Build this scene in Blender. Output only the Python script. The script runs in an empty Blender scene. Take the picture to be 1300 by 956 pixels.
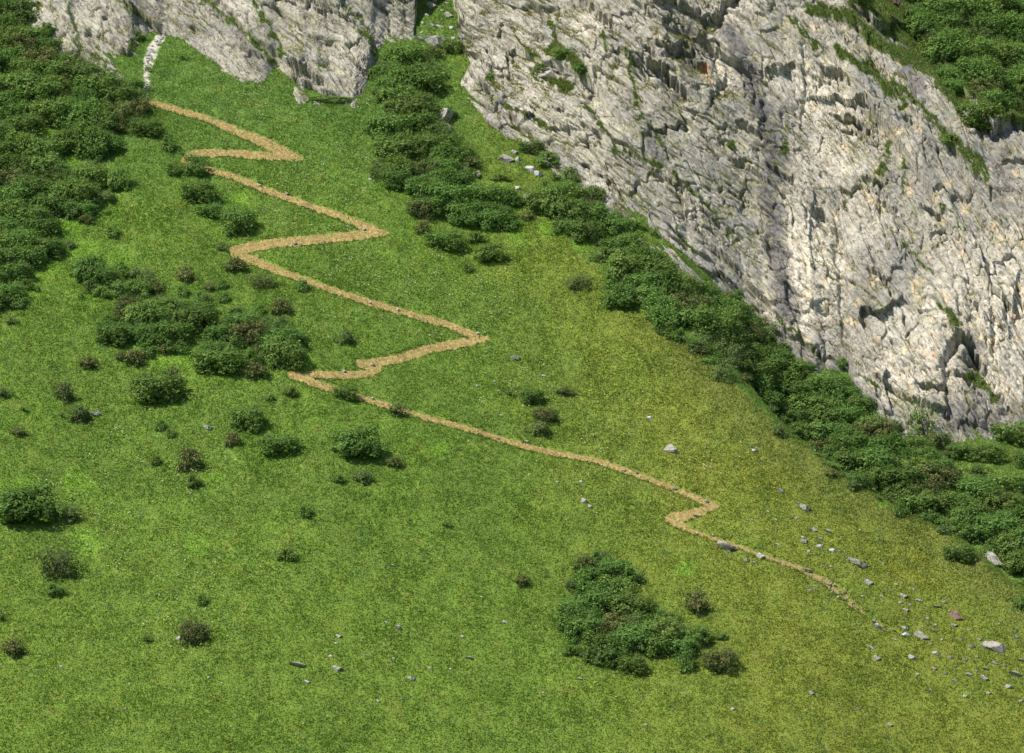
import bpy, math, random, time
import numpy as np
T0 = time.time()
random.seed(7); RNG = np.random.default_rng(11)
SC = bpy.context.scene
COL = SC.collection
def log(s): print('[%.1fs] %s' % (time.time() - T0, s))

# ------------------------------------------------------------------ noise
def h2(ix, iy, seed):
    with np.errstate(over='ignore'):
        h = (ix.astype(np.int64).astype(np.uint32) * np.uint32(374761393) + iy.astype(np.int64).astype(np.uint32) * np.uint32(668265263)
             + np.uint32((seed * 2246822519) & 0xffffffff))
        h = (h ^ (h >> np.uint32(13))) * np.uint32(1274126177)
        h = (h ^ (h >> np.uint32(16))) * np.uint32(2654435761)
        h = h ^ (h >> np.uint32(15))
    return h.astype(np.float64) / 4294967296.0
def gn(x, y, seed=0):
    x = np.asarray(x, float); y = np.asarray(y, float)
    ix = np.floor(x); iy = np.floor(y); fx = x - ix; fy = y - iy
    u = fx*fx*fx*(fx*(fx*6-15)+10); v = fy*fy*fy*(fy*(fy*6-15)+10)
    def g(ox, oy):
        a = h2(ix+ox, iy+oy, seed) * 2*np.pi
        return np.cos(a)*(fx-ox) + np.sin(a)*(fy-oy)
    a = g(0,0); b = g(1,0); c = g(0,1); d = g(1,1)
    return 1.4*((a*(1-u)+b*u)*(1-v) + (c*(1-u)+d*u)*v)
def fbm(x, y, seed=0, o=4, g=0.5):
    s = 0; a = 1.0
    for k in range(o):
        s = s + a*gn(x, y, seed+k*17); x = x*2.03+5.1; y = y*2.03-3.7; a *= g
    return s
def worley(x, y, seed):
    ix = np.floor(x); iy = np.floor(y)
    F1 = np.full(x.shape, 9.0); F2 = F1.copy(); cx = np.zeros_like(F1); cy = np.zeros_like(F1); dx = np.zeros_like(F1); dy = np.zeros_like(F1)
    for ox in (-1, 0, 1):
        for oy in (-1, 0, 1):
            jx = ix+ox; jy = iy+oy
            ddx = x-(jx+.1+.8*h2(jx, jy, seed)); ddy = y-(jy+.1+.8*h2(jx, jy, seed+91))
            d = np.sqrt(ddx*ddx+ddy*ddy); m = d < F1
            F2 = np.where(m, F1, np.minimum(F2, d)); F1 = np.where(m, d, F1)
            cx = np.where(m, jx, cx); cy = np.where(m, jy, cy); dx = np.where(m, ddx, dx); dy = np.where(m, ddy, dy)
    return F1, F2, h2(cx, cy, seed+5), h2(cx, cy, seed+6), h2(cx, cy, seed+7), dx, dy
def ss(a, b, x):
    t = np.clip((x-a)/(b-a), 0, 1); return t*t*(3-2*t)
def mix(a, b, t):
    return a + (np.asarray(b)-a)*t[..., None]

# ------------------------------------------------------------------ camera
W, H = 1300.0, 956.0
CAM = np.array([0.0, -500.0, -30.0]); PITCH = math.atan2(30, 500); LENS = 138.0
FPX = LENS/36.0*W
fwd = np.array([0, math.cos(PITCH), math.sin(PITCH)]); upv = np.array([0, -math.sin(PITCH), math.cos(PITCH)])
cam = bpy.data.cameras.new('camera'); camo = bpy.data.objects.new('camera', cam); COL.objects.link(camo)
camo.location = CAM; camo.rotation_euler = (math.pi/2+PITCH, 0, 0); cam.lens = LENS; cam.sensor_width = 36
cam.clip_start = 1; cam.clip_end = 5000; SC.camera = camo
def proj(x, y, z):
    dx = x-CAM[0]; dy = y-CAM[1]; dz = z-CAM[2]
    dep = dy*fwd[1]+dz*fwd[2]; dep = np.where(dep < 1, 1, dep)
    v = dy*upv[1]+dz*upv[2]
    return W/2+FPX*dx/dep, H/2-FPX*v/dep, dep
def raydir(px, py):
    px = np.asarray(px, float); py = np.asarray(py, float)
    a = (px-W/2)/FPX; b = -(py-H/2)/FPX
    return np.stack([a, fwd[1]+b*upv[1], fwd[2]+b*upv[2]], -1)     # times depth
def segdist(px, py, pts, wid=None):
    """distance to a polyline; signed side; parameter-interpolated width"""
    best = np.full(np.shape(px), 1e9); side = np.zeros(np.shape(px)); ww = np.zeros(np.shape(px))
    for i in range(len(pts)-1):
        ax, ay = pts[i][:2]; bx, by = pts[i+1][:2]; ex, ey = bx-ax, by-ay; L2 = ex*ex+ey*ey+1e-9
        t = np.clip(((px-ax)*ex+(py-ay)*ey)/L2, 0, 1)
        qx = px-ax-t*ex; qy = py-ay-t*ey; d = np.hypot(qx, qy); m = d < best
        best = np.where(m, d, best); side = np.where(m, np.sign(ex*qy-ey*qx), side)
        if wid is not None: ww = np.where(m, wid[i]+(wid[i+1]-wid[i])*t, ww)
    return best, side, ww
def inpoly(px, py, poly):
    c = np.zeros(np.shape(px), bool); n = len(poly)
    for i in range(n):
        x1, y1 = poly[i]; x2, y2 = poly[(i+1) % n]
        if y1 == y2: continue
        m = ((y1 > py) != (y2 > py)) & (px < (x2-x1)*(py-y1)/(y2-y1)+x1); c ^= m
    return c

# ------------------------------------------------------------------ terrain height
def M0(x, y):
    return 0.78*y-0.10*x+1.7*gn(x/34+3.3, y/34+1.2, 3)+0.5*gn(x/11, y/13, 4)
# crest of the right-hand rib, traced and laid on the slope
ridge_px = [(790, 372), (840, 414), (917, 480), (968, 534), (1040, 588), (1124, 644), (1202, 681), (1266, 735), (1300, 760), (1400, 836), (1600, 990)]
def march(px, py, f, t0=395.0, t1=720.0, n=330):
    d = raydir(px, py); px = np.asarray(px, float)
    t = np.full(px.shape, t1); done = np.zeros(px.shape, bool); prev = np.full(px.shape, t0)
    for k in range(n+1):
        tt = t0+(t1-t0)*k/n
        P = CAM+d*tt; below = P[..., 2] < f(P[..., 0], P[..., 1])
        hit = below & ~done; t = np.where(hit, tt, t); prev = np.where(hit, tt-(t1-t0)/n, prev); done |= hit
    lo = prev; hi = t
    for k in range(18):
        m = (lo+hi)/2; P = CAM+d*m[..., None]; b = P[..., 2] < f(P[..., 0], P[..., 1])
        hi = np.where(b, m, hi); lo = np.where(b, lo, m)
    return CAM+d*hi[..., None]
rp = march([p[0] for p in ridge_px], [p[1] for p in ridge_px], M0)
RID = [(p[0], p[1]) for p in rp]
def T(x, y):
    x = np.asarray(x, float); y = np.asarray(y, float)
    z = M0(x, y)
    d, s, _ = segdist(x, y, RID)
    # right-back side of the crest falls away into the gully
    sd = np.where(s > 0, d, 0.0)
    w = ss(17, 40, x)
    z = z-sideh(sd)*w
    z = z+0.16*gn(x/3.1, y/3.4, 8)+0.07*gn(x/1.3, y/1.2, 9)
    fl = -150+np.maximum(0, -y-290)*0.565
    k = 12.0
    m = np.maximum(z, fl); z2 = m+k*np.log(np.exp((z-m)/k)+np.exp((fl-m)/k))
    return np.where(y < -95, z2*ss(-95, -130, y)+z*(1-ss(-95, -130, y)), z)
SIDE = 1
def sideh(sd):
    u = np.clip(sd/13.0, 0, 1); return 15.0*u*u*(3-2*u)
# orientation of the side sign: a point well behind/right of the crest must be positive
_d, _s, _ = segdist(np.array([RID[5][0]+15]), np.array([RID[5][1]+15]), RID)
if _s[0] < 0: RID = RID[::-1]
# ------------------------------------------------------------------ cliff foot
foot_px = [(-260, -200), (-100, -90), (-20, -30), (22, 5), (44, 17), (56, 34), (78, 56), (91, 66), (101, 81), (118, 86), (140, 98), (158, 96), (164, 80), (172, 68), (184, 56),
 (196, 48), (207, 37), (218, 37), (234, 43), (259, 60), (280, 72), (301, 85), (317, 91), (338, 89), (352, 78), (362, 82), (372, 102), (379, 125), (392, 122), (425, 122), (450, 127), (468, 97),
 (473, 75), (488, 52), (527, 45), (530, 0), (532, -60), (536, -80), (572, -80), (575, -40), (578, 0), (580, 30), (581, 60), (583, 98), (600, 118), (615, 130), (621, 155), (660, 162), (675, 177), (701, 200),
 (735, 227), (768, 257), (789, 284), (812, 300), (840, 322), (863, 344), (880, 348), (944, 388), (972, 412), (989, 442), (1036, 474), (1046, 463), (1078, 462), (1082, 484), (1114, 523),
 (1148, 544), (1195, 559), (1260, 550), (1300, 541), (1400, 522), (1560, 505)]
fx = []; fy = []
for a, b in zip(foot_px[:-1], foot_px[1:]):
    n = max(2, int(math.hypot(b[0]-a[0], b[1]-a[1])/3)); 
    for k in range(n): fx.append(a[0]+(b[0]-a[0])*k/n); fy.append(a[1]+(b[1]-a[1])*k/n)
FP = march(fx, fy, T, n=650); FP = FP[np.argsort(FP[:, 0], kind='stable')]
xu = np.arange(-100, 110, 0.05)
yfu = np.interp(xu, FP[:, 0], FP[:, 1])
kk = np.exp(-0.5*(np.arange(-6, 7)/2.5)**2); kk /= kk.sum()
yfu = np.convolve(np.pad(yfu, 6, mode='edge'), kk, 'valid')
zfu = T(xu, yfu)
def gs(a, s):
    n = int(3*s/0.05); k = np.exp(-0.5*((np.arange(-n, n+1)*0.05)/s)**2); k /= k.sum()
    return np.convolve(np.pad(a, n, mode='edge'), k, 'valid')
yfs_ = gs(yfu, 11.0); zfs_ = gs(zfu, 11.0)
F = lambda a: (lambda x: np.interp(x, xu, a))
yf, zf, yfs, zfs = F(yfu), F(zfu), F(yfs_), F(zfs_)
log('foot done')
CX = -0.12
def cliff_base(x, z):
    c = 0.60
    y = yfs(x)+c*(z-zfs(x))
    cor = yf(x)-(yfs(x)+c*(zf(x)-zfs(x)))
    y = y+cor*np.exp(-np.maximum(z-zf(x), -4)/15.0)
    return y
LAY = [(560, -400), (900, -140), (1020, -40), (1085, 20), (1120, 60), (1165, 100), (1225, 150), (1330, 200), (1500, 260)]
# overhang edges: (polyline in picture, depth m, fall-off px, side)
OVER = [([(733, -4), (748, 10), (778, 40)], 1.5, 10), ([(835, -2), (862, 8), (880, 14), (905, 16), (932, -6)], 1.8, 16), ([(850, 60), (868, 44), (884, 58)], 1.3, 9), ([(858, 30), (884, 36), (900, 50)], 1.2, 9), ([(845, 52), (866, 55), (880, 68), (892, 74)], 2.0, 10),
 ([(828, 80), (838, 82), (856, 98), (868, 112)], 2.6, 14), ([(822, 60), (834, 74)], 1.2, 8), ([(1050, 86), (1060, 90), (1072, 100)], 1.6, 10), ([(1073, 134), (1082, 136), (1096, 148)], 1.8, 12),
 ([(1266, 162), (1282, 158), (1300, 154)], 2.6, 20), ([(1222, 422), (1232, 428), (1244, 452)], 2.6, 18), ([(1118, 486), (1150, 505), (1172, 516), (1200, 524)], 1.4, 8), ([(1172, 488), (1192, 486)], 1.2, 8),
 ([(712, 143), (735, 155), (764, 172)], 0.9, 7), ([(1010, 430), (1036, 448), (1060, 468)], 1.0, 9), ([(1110, 340), (1124, 352)], 1.4, 8), ([(1236, 372), (1243, 394)], 1.4, 9),
 ([(1180, 256), (1200, 268)], 1.0, 8), ([(375, 88), (390, 96), (405, 108)], 1.8, 10), ([(1040, 268), (1064, 296), (1078, 322)], 1.0, 9), ([(985, 214), (1004, 224), (1010, 240)], 1.3, 10),
 ([(905, 120), (915, 95)], 1.0, 10), ([(640, 60), (652, 72)], 0.8, 7), ([(560, 18), (590, 26)], 0.6, 8), ([(940, 150), (956, 160), (972, 176)], 1.1, 9), ([(1100, 222), (1116, 232), (1130, 250)], 1.0, 8), ([(1155, 150), (1168, 168)], 1.2, 9),
 ([(1210, 466), (1228, 474), (1240, 492)], 1.2, 8), ([(1250, 470), (1268, 500), (1280, 520)], 0.9, 8)]
GROOVE = [([(1214, 425), (1205, 446), (1199, 458), (1203, 482), (1206, 512), (1206, 530)], 1.5, 4.5), ([(976, 296), (979, 320), (983, 348)], 1.0, 3.5), ([(1233, 430), (1240, 448), (1236, 475)], 1.1, 5.0), ([(968, 120), (972, 138), (968, 150)], 1.0, 3), ([(1020, 60), (1023, 110), (1017, 150)], .6, 2.2),
 ([(1200, 300), (1212, 340), (1218, 380)], .6, 3), ([(1254, 340), (1262, 400), (1262, 450)], .7, 3), ([(1058, 310), (1066, 350), (1070, 440)], .5, 2.4), ([(888, 10), (905, 60), (918, 100)], .8, 3.5), ([(200, 0), (235, 30), (262, 62)], .5, 3), ([(88, 0), (100, 40), (104, 64)], .8, 4), ([(285, 0), (310, 45), (350, 85)], .8, 5),
 ([(300, 60), (330, 84)], .5, 3), ([(1008, 300), (1022, 330), (1026, 366)], .4, 2), ([(1172, 340), (1150, 300), (1138, 262)], .6, 3)]
CR = {}
def cliff_disp(x, z, px, py):
    # in-face coordinates: u to the right, v up; bedding runs down to the right
    out = 0; CR['m'] = np.zeros(np.shape(x))
    wx = .8*fbm(x/16, z/16, 41, 2); wz = .8*fbm(x/16+7, z/16, 45, 2)
    fr = ss(900, 1120, px)[...]
    for ang, wgt, sd in ((-44, 1-fr, 100), (-60, fr, 200)):
        a = math.radians(ang); U = (x+wx)*math.cos(a)+(z+wz)*math.sin(a); V = -(x+wx)*math.sin(a)+(z+wz)*math.cos(a)
        o = 0
        for k, (ls, ac, amp, tilt) in enumerate(((20, 6.5, 2.2, .8), (9, 2.6, 1.0, .8), (4.2, 1.5, 0.25, 1.2), (1.7, 0.7, 0.105, 1.4), (0.75, 0.34, 0.055, 1.5))):
            jx = 0.09*gn(U/ls*2.3, V/ac*2.3, sd+k*7+3); jy = 0.09*gn(U/ls*2.1+9, V/ac*2.1, sd+k*7+4)
            f1, f2, r1, r2, r3, dx, dy = worley(U/ls+jx, V/ac+jy, sd+k*7)
            rough = 1.0 if k < 2 else (0.2+1.25*ss(-0.2, 0.6, fbm(x/6, z/6, sd+60, 3)))
            o = o+amp*rough*((r1-.5)*0.9+tilt*((r2-.5)*dx+(r3-.62)*dy*1.5))
            if k in (1, 2, 3):
                ck = np.exp(-((f2-f1)/(.045, .07, .10)[k-1])**2)*ss(0.2, .6, r2)
                o = o-(.75, .55, .28)[k-1]*rough*ck
                CR['m'] = np.maximum(CR['m'], ck*wgt*(k < 3)*ss(-.1, .4, gn(x/8+k*3, z/8, 77)))
        for q, (la, lb, th, dp) in enumerate(((22, 2.3, .032, .95), (12, 1.0, .05, .5), (34, 4.4, .022, 1.4))):
            nn_ = gn(U/la, V/lb+.14*gn(U/2.2, V/2.2, sd+81+q), sd+71+q); ck = np.exp(-(nn_/th)**2)*ss(-.1, .35, gn(U/5, V/5, sd+91+q))
            o = o-dp*.8*ck; o = o+(.22, .12, .35)[q]*np.tanh(nn_/(th*1.5))
            CR['m'] = np.maximum(CR['m'], ck*wgt*ss(-.25, .25, gn(x/9+q*3, z/9, 77)))
        out = out+o*wgt
    out = out+1.6*gn(x/22, z/17, 61)+0.30*fbm(x/1.6+.3*z, z/2.2, 62, 4)*0.5
    jx_ = 5*gn(x/1.7, z/1.7, 401)+2.5*gn(x/.6, z/.6, 402); jy_ = 5*gn(x/1.7, z/1.7, 403)+2.5*gn(x/.6, z/.6, 404)
    for pts, dep, fall in OVER:
        d, s, _ = segdist(px+jx_, py+jy_, pts)
        out = out-dep*np.where(s > 0, np.exp(-(d/fall)**1.5), np.exp(-(d/1.3)**2))+0.25*dep*np.where(s <= 0, np.exp(-d/8), 0)
    for pts, dep, w in GROOVE:
        d, s, _ = segdist(px+2.5*gn(z*.7, x*.7, 31), py, pts)
        out = out-dep*np.exp(-(d/w)**2)
    lay = layd(px, py)
    return out*(1-.3*ss(20, 60, lay))*ss(-6, 10, py*0+10)
def layd(px, py):
    ly = np.interp(px, [p[0] for p in LAY], [p[1] for p in LAY]); return ly-py
NRM = np.array([-0.10, -0.86, 0.50]); NRM /= np.linalg.norm(NRM)
def cliff_points(X, Z):
    Y = cliff_base(X, Z); px, py, _ = proj(X, Y, Z)
    lay = np.maximum(layd(px, py), 0)
    Y2 = Y+0.105*lay*1.15*ss(0, 30, lay)
    d = cliff_disp(X, Z, px, py)
    edge = ss(-1.5, 2.0, Z-zf(X)); d = d*(0.35+0.65*edge)+.7*(1-ss(0, 9, Z-zf(X)))
    X = X+(1.1*gn(Z/3.4, X*0+.5, 951)+.5*gn(Z/1.1, X*0+.5, 952)-.12*(Z-62))*np.exp(-((X+8.5)/5.0)**2)*ss(44, 50, Z)
    return X+NRM[0]*d, Y2+NRM[1]*d, Z+NRM[2]*d

# ------------------------------------------------------------------ mesh helpers
def mesh_np(name, V, Fq, nper, col=None, dom='POINT', smooth=False):
    me = bpy.data.meshes.new(name)
    V = np.ascontiguousarray(V, np.float32); Fq = np.ascontiguousarray(Fq, np.int32)
    me.vertices.add(len(V)); me.vertices.foreach_set('co', V.ravel())
    n = len(Fq); me.loops.add(n*nper); me.loops.foreach_set('vertex_index', Fq.ravel())
    me.polygons.add(n); me.polygons.foreach_set('loop_start', np.arange(0, n*nper, nper, dtype=np.int32))
    try: me.polygons.foreach_set('loop_total', np.full(n, nper, np.int32))
    except Exception: pass
    me.update(calc_edges=True)
    if smooth: me.polygons.foreach_set('use_smooth', np.ones(n, bool))
    if col is not None:
        at = me.attributes.new('Tint', 'FLOAT_COLOR', dom)
        c = np.ones((len(col), 4), np.float32); c[:, :3] = col; at.data.foreach_set('color', c.ravel())
    return me
def obj(name, me, mat, parent=None, **props):
    o = bpy.data.objects.new(name, me); COL.objects.link(o)
    if mat is not None and not me.materials: me.materials.append(mat)
    if parent: o.parent = parent
    for k, v in props.items(): o[k] = v
    return o
def gridfaces(nr, nc):
    i = np.arange(nr*nc).reshape(nr, nc)
    return np.stack([i[:-1, :-1], i[:-1, 1:], i[1:, 1:], i[1:, :-1]], -1).reshape(-1, 4)

# ------------------------------------------------------------------ materials
def nt(name):
    m = bpy.data.materials.new(name); m.use_nodes = True; t = m.node_tree; t.nodes.clear()
    return m, t, (lambda ty, **k: mk(t, ty, **k))
def mk(t, ty, **k):
    n = t.nodes.new(ty)
    for a, b in k.items(): setattr(n, a, b)
    return n
def leafmat(name, trans=0.3, rough=0.55, var=0.25, tmul=(1.15, 1.25, .55), objvar=False, spec=.2):
    m, t, N = nt(name); L = t.links
    at = N('ShaderNodeAttribute', attribute_name='Tint')
    src = at.outputs['Color']
    if objvar:
        oi = N('ShaderNodeObjectInfo'); hs = N('ShaderNodeHueSaturation')
        mr = N('ShaderNodeMapRange'); mr.inputs['To Min'].default_value = 0.8; mr.inputs['To Max'].default_value = 1.25
        L.new(oi.outputs['Random'], mr.inputs[0]); L.new(mr.outputs[0], hs.inputs['Value'])
        mr2 = N('ShaderNodeMapRange'); mr2.inputs['To Min'].default_value = .49; mr2.inputs['To Max'].default_value = .512
        mu = N('ShaderNodeMath', operation='FRACT'); mm = N('ShaderNodeMath', operation='MULTIPLY'); mm.inputs[1].default_value = 7.31
        L.new(oi.outputs['Random'], mm.inputs[0]); L.new(mm.outputs[0], mu.inputs[0]); L.new(mu.outputs[0], mr2.inputs[0]); L.new(mr2.outputs[0], hs.inputs['Hue'])
        L.new(src, hs.inputs['Color']); src = hs.outputs['Color']
    p = N('ShaderNodeBsdfPrincipled'); p.inputs['Roughness'].default_value = rough; p.inputs['Specular IOR Level'].default_value = spec
    L.new(src, p.inputs['Base Color'])
    tr = N('ShaderNodeBsdfTranslucent'); tm = N('ShaderNodeMix', data_type='RGBA', blend_type='MULTIPLY'); tm.inputs[0].default_value = 1
    tm.inputs[7].default_value = (*tmul, 1); L.new(src, tm.inputs[6]); L.new(tm.outputs[2], tr.inputs['Color'])
    ms = N('ShaderNodeMixShader'); ms.inputs[0].default_value = trans
    L.new(p.outputs[0], ms.inputs[1]); L.new(tr.outputs[0], ms.inputs[2])
    o = N('ShaderNodeOutputMaterial'); L.new(ms.outputs[0], o.inputs[0]); return m
def groundmat(name, scale=6.0, lo=.75, hi=1.2, bump=.4, rough=.9):
    m, t, N = nt(name); L = t.links
    at = N('ShaderNodeAttribute', attribute_name='Tint'); tc = N('ShaderNodeTexCoord')
    no = N('ShaderNodeTexNoise'); no.inputs['Scale'].default_value = scale; no.inputs['Detail'].default_value = 6; L.new(tc.outputs['Object'], no.inputs['Vector'])
    mr = N('ShaderNodeMapRange'); mr.inputs['From Min'].default_value = .3; mr.inputs['From Max'].default_value = .7; mr.inputs['To Min'].default_value = lo; mr.inputs['To Max'].default_value = hi
    L.new(no.outputs[0], mr.inputs[0])
    mu = N('ShaderNodeVectorMath', operation='SCALE'); L.new(at.outputs['Color'], mu.inputs[0]); L.new(mr.outputs[0], mu.inputs['Scale'])
    p = N('ShaderNodeBsdfPrincipled'); p.inputs['Roughness'].default_value = rough; p.inputs['Specular IOR Level'].default_value = .15; L.new(mu.outputs[0], p.inputs['Base Color'])
    b = N('ShaderNodeBump'); b.inputs['Strength'].default_value = bump; b.inputs['Distance'].default_value = .15; L.new(no.outputs[0], b.inputs['Height']); L.new(b.outputs[0], p.inputs['Normal'])
    o = N('ShaderNodeOutputMaterial'); L.new(p.outputs[0], o.inputs[0]); return m
def rockmat(name, attr=True, base=(.42, .40, .36), fine=1.0):
    m, t, N = nt(name); L = t.links
    tc = N('ShaderNodeTexCoord'); mr0 = N('ShaderNodeMapping'); mr0.inputs['Rotation'].default_value = (0, math.radians(-50), 0); L.new(tc.outputs['Object'], mr0.inputs[0])
    mp = N('ShaderNodeMapping'); mp.inputs['Scale'].default_value = (.38*fine, .9*fine, 1.25*fine); L.new(mr0.outputs[0], mp.inputs[0])
    n1 = N('ShaderNodeTexNoise'); n1.inputs['Scale'].default_value = 1.5; n1.inputs['Detail'].default_value = 8; n1.inputs['Roughness'].default_value = .68; L.new(mp.outputs[0], n1.inputs['Vector'])
    n2 = N('ShaderNodeTexNoise'); n2.inputs['Scale'].default_value = 5; n2.inputs['Detail'].default_value = 5; n2.inputs['Roughness'].default_value = .7; L.new(mp.outputs[0], n2.inputs['Vector'])
    v = N('ShaderNodeTexVoronoi'); v.inputs['Scale'].default_value = 2.4; L.new(mp.outputs[0], v.inputs['Vector'])
    mr = N('ShaderNodeMapRange'); mr.inputs['From Min'].default_value = .32; mr.inputs['From Max'].default_value = .68; mr.inputs['To Min'].default_value = .62; mr.inputs['To Max'].default_value = 1.22; L.new(n1.outputs[0], mr.inputs[0])
    if attr:
        at = N('ShaderNodeAttribute', attribute_name='Tint'); src = at.outputs['Color']
    else:
        rg = N('ShaderNodeRGB'); rg.outputs[0].default_value = (*base, 1); src = rg.outputs[0]
    mu = N('ShaderNodeVectorMath', operation='SCALE'); L.new(src, mu.inputs[0]); L.new(mr.outputs[0], mu.inputs['Scale'])
    last = mu.outputs[0]
    # lichen flecks
    n3 = N('ShaderNodeTexNoise'); n3.inputs['Scale'].default_value = 2.2; n3.inputs['Detail'].default_value = 4; n3.inputs['Roughness'].default_value = .75; L.new(tc.outputs['Object'], n3.inputs['Vector'])
    r3 = N('ShaderNodeMapRange'); r3.inputs['From Min'].default_value = .56; r3.inputs['From Max'].default_value = .64; r3.inputs['To Max'].default_value = .45; L.new(n3.outputs[0], r3.inputs[0])
    mx = N('ShaderNodeMix', data_type='RGBA', blend_type='MULTIPLY'); mx.inputs[7].default_value = (.72, .70, .60, 1); L.new(r3.outputs[0], mx.inputs[0]); L.new(last, mx.inputs[6]); last = mx.outputs[2]
    # dark joint lines in colour and bump, following the bedding
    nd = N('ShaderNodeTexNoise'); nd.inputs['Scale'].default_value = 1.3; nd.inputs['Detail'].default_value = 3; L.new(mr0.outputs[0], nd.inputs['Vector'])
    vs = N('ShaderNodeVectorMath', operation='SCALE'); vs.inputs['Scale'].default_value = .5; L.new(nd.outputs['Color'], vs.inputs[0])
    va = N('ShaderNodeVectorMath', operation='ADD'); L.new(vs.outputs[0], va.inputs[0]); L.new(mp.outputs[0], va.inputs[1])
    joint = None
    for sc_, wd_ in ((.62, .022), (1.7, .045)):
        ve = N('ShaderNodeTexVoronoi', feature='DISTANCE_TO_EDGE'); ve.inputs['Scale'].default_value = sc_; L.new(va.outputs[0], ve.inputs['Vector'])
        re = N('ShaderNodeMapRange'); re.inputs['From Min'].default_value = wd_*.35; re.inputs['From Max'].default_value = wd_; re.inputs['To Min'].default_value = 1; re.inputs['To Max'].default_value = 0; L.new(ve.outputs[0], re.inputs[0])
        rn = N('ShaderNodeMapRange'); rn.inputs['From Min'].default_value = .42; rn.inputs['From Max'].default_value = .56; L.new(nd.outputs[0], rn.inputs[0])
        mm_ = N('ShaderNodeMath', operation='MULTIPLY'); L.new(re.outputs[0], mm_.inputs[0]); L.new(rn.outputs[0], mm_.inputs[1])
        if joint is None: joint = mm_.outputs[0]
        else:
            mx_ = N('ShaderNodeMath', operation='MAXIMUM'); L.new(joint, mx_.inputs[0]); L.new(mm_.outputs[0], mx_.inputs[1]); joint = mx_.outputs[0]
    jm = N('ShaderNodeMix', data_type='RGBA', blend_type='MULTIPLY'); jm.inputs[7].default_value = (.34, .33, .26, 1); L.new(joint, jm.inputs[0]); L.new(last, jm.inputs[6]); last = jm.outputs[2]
    p = N('ShaderNodeBsdfPrincipled'); p.inputs['Roughness'].default_value = .85; p.inputs['Specular IOR Level'].default_value = .25; L.new(last, p.inputs['Base Color'])
    ad = N('ShaderNodeMath', operation='ADD'); L.new(n1.outputs[0], ad.inputs[0]); L.new(n2.outputs[0], ad.inputs[1])
    ad2 = N('ShaderNodeMath', operation='ADD'); L.new(ad.outputs[0], ad2.inputs[0]); L.new(v.outputs['Distance'], ad2.inputs[1])
    js = N('ShaderNodeMath', operation='SUBTRACT'); L.new(ad2.outputs[0], js.inputs[0]); L.new(joint, js.inputs[1]); ad2 = js
    b = N('ShaderNodeBump'); b.inputs['Strength'].default_value = .6; b.inputs['Distance'].default_value = .22/fine; L.new(ad2.outputs[0], b.inputs['Height']); L.new(b.outputs[0], p.inputs['Normal'])
    o = N('ShaderNodeOutputMaterial'); L.new(p.outputs[0], o.inputs[0]); return m
M_grass = leafmat('grass_blades', .42); M_leaf = leafmat('shrub_leaves', .4, .7, objvar=True, spec=.1)
M_ground = groundmat('meadow_soil'); M_path = groundmat('mown_path_soil', 9, .72, 1.2, .5); M_straw = leafmat('cut_grass_straw', .15, tmul=(1, 1, 1))
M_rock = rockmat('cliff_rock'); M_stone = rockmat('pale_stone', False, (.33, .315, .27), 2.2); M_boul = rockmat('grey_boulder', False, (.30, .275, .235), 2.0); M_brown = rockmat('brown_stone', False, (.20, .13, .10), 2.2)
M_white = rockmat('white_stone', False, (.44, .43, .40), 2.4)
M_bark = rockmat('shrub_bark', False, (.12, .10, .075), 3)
M_flower = leafmat('flower_heads', .3, tmul=(1, 1, 1))

# ------------------------------------------------------------------ path trace (picture points, half widths)
PATH = [
 ([(176, 124), (215, 136), (262, 149), (300, 165), (345, 184), (378, 199)], [5, 5, 5, 6, 7.5, 5]),
 ([(381, 200), (340, 197), (290, 193), (255, 193), (238, 197), (233, 203), (240, 209)], [4, 6, 6, 6.5, 6, 5, 4]),
 ([(240, 207), (260, 213), (300, 224), (340, 241), (385, 257), (430, 273), (470, 288), (488, 295)], [5, 4.5, 5, 5, 5, 5.5, 6.5, 4]),
 ([(490, 295), (450, 298), (400, 303), (350, 307), (315, 313), (297, 318)], [4, 7, 7, 7, 8, 7]),
 ([(296, 317), (310, 325), (345, 339), (375, 350), (420, 366), (470, 383), (520, 397), (570, 411), (603, 425)], [6, 7, 6, 5, 5, 5, 5, 5.5, 6]),
 ([(618, 428), (590, 434), (550, 440), (510, 453), (480, 459), (455, 459)], [4, 7, 7, 7, 6.5, 5]),
 ([(455, 459), (468, 466), (480, 467)], [5, 6, 6]),
 ([(480, 466), (470, 472), (440, 475), (400, 474), (370, 474)], [6, 6, 6, 6.5, 6]),
 ([(370, 475), (400, 485), (440, 498), (475, 509), (520, 523), (570, 536), (620, 551), (665, 565), (710, 575), (760, 584), (800, 598), (840, 613), (880, 629), (905, 640)], [6, 6, 5.5, 4.5, 4.5, 4.5, 4.5, 5, 4.5, 4.5, 4.5, 4, 5.5, 7]),
 ([(912, 641), (893, 647), (872, 653), (850, 657)], [4, 7, 9, 7]),
 ([(850, 657), (868, 668), (885, 675), (905, 682), (930, 690), (970, 705), (1010, 718), (1045, 735), (1066, 750), (1078, 762), (1098, 778), (1125, 796), (1150, 806)], [7, 6, 4, 3, 3.2, 3.5, 4, 5, 8, 6, 4, 4, 2]),
]
def pathd(px, py):
    r = np.full(np.shape(px), 99.0)
    for pts, w in PATH:
        d, s, ww = segdist(px, py, pts, w); r = np.minimum(r, d-ww*np.where(np.asarray(px) > 860, .8, .94))
    return r
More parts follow.
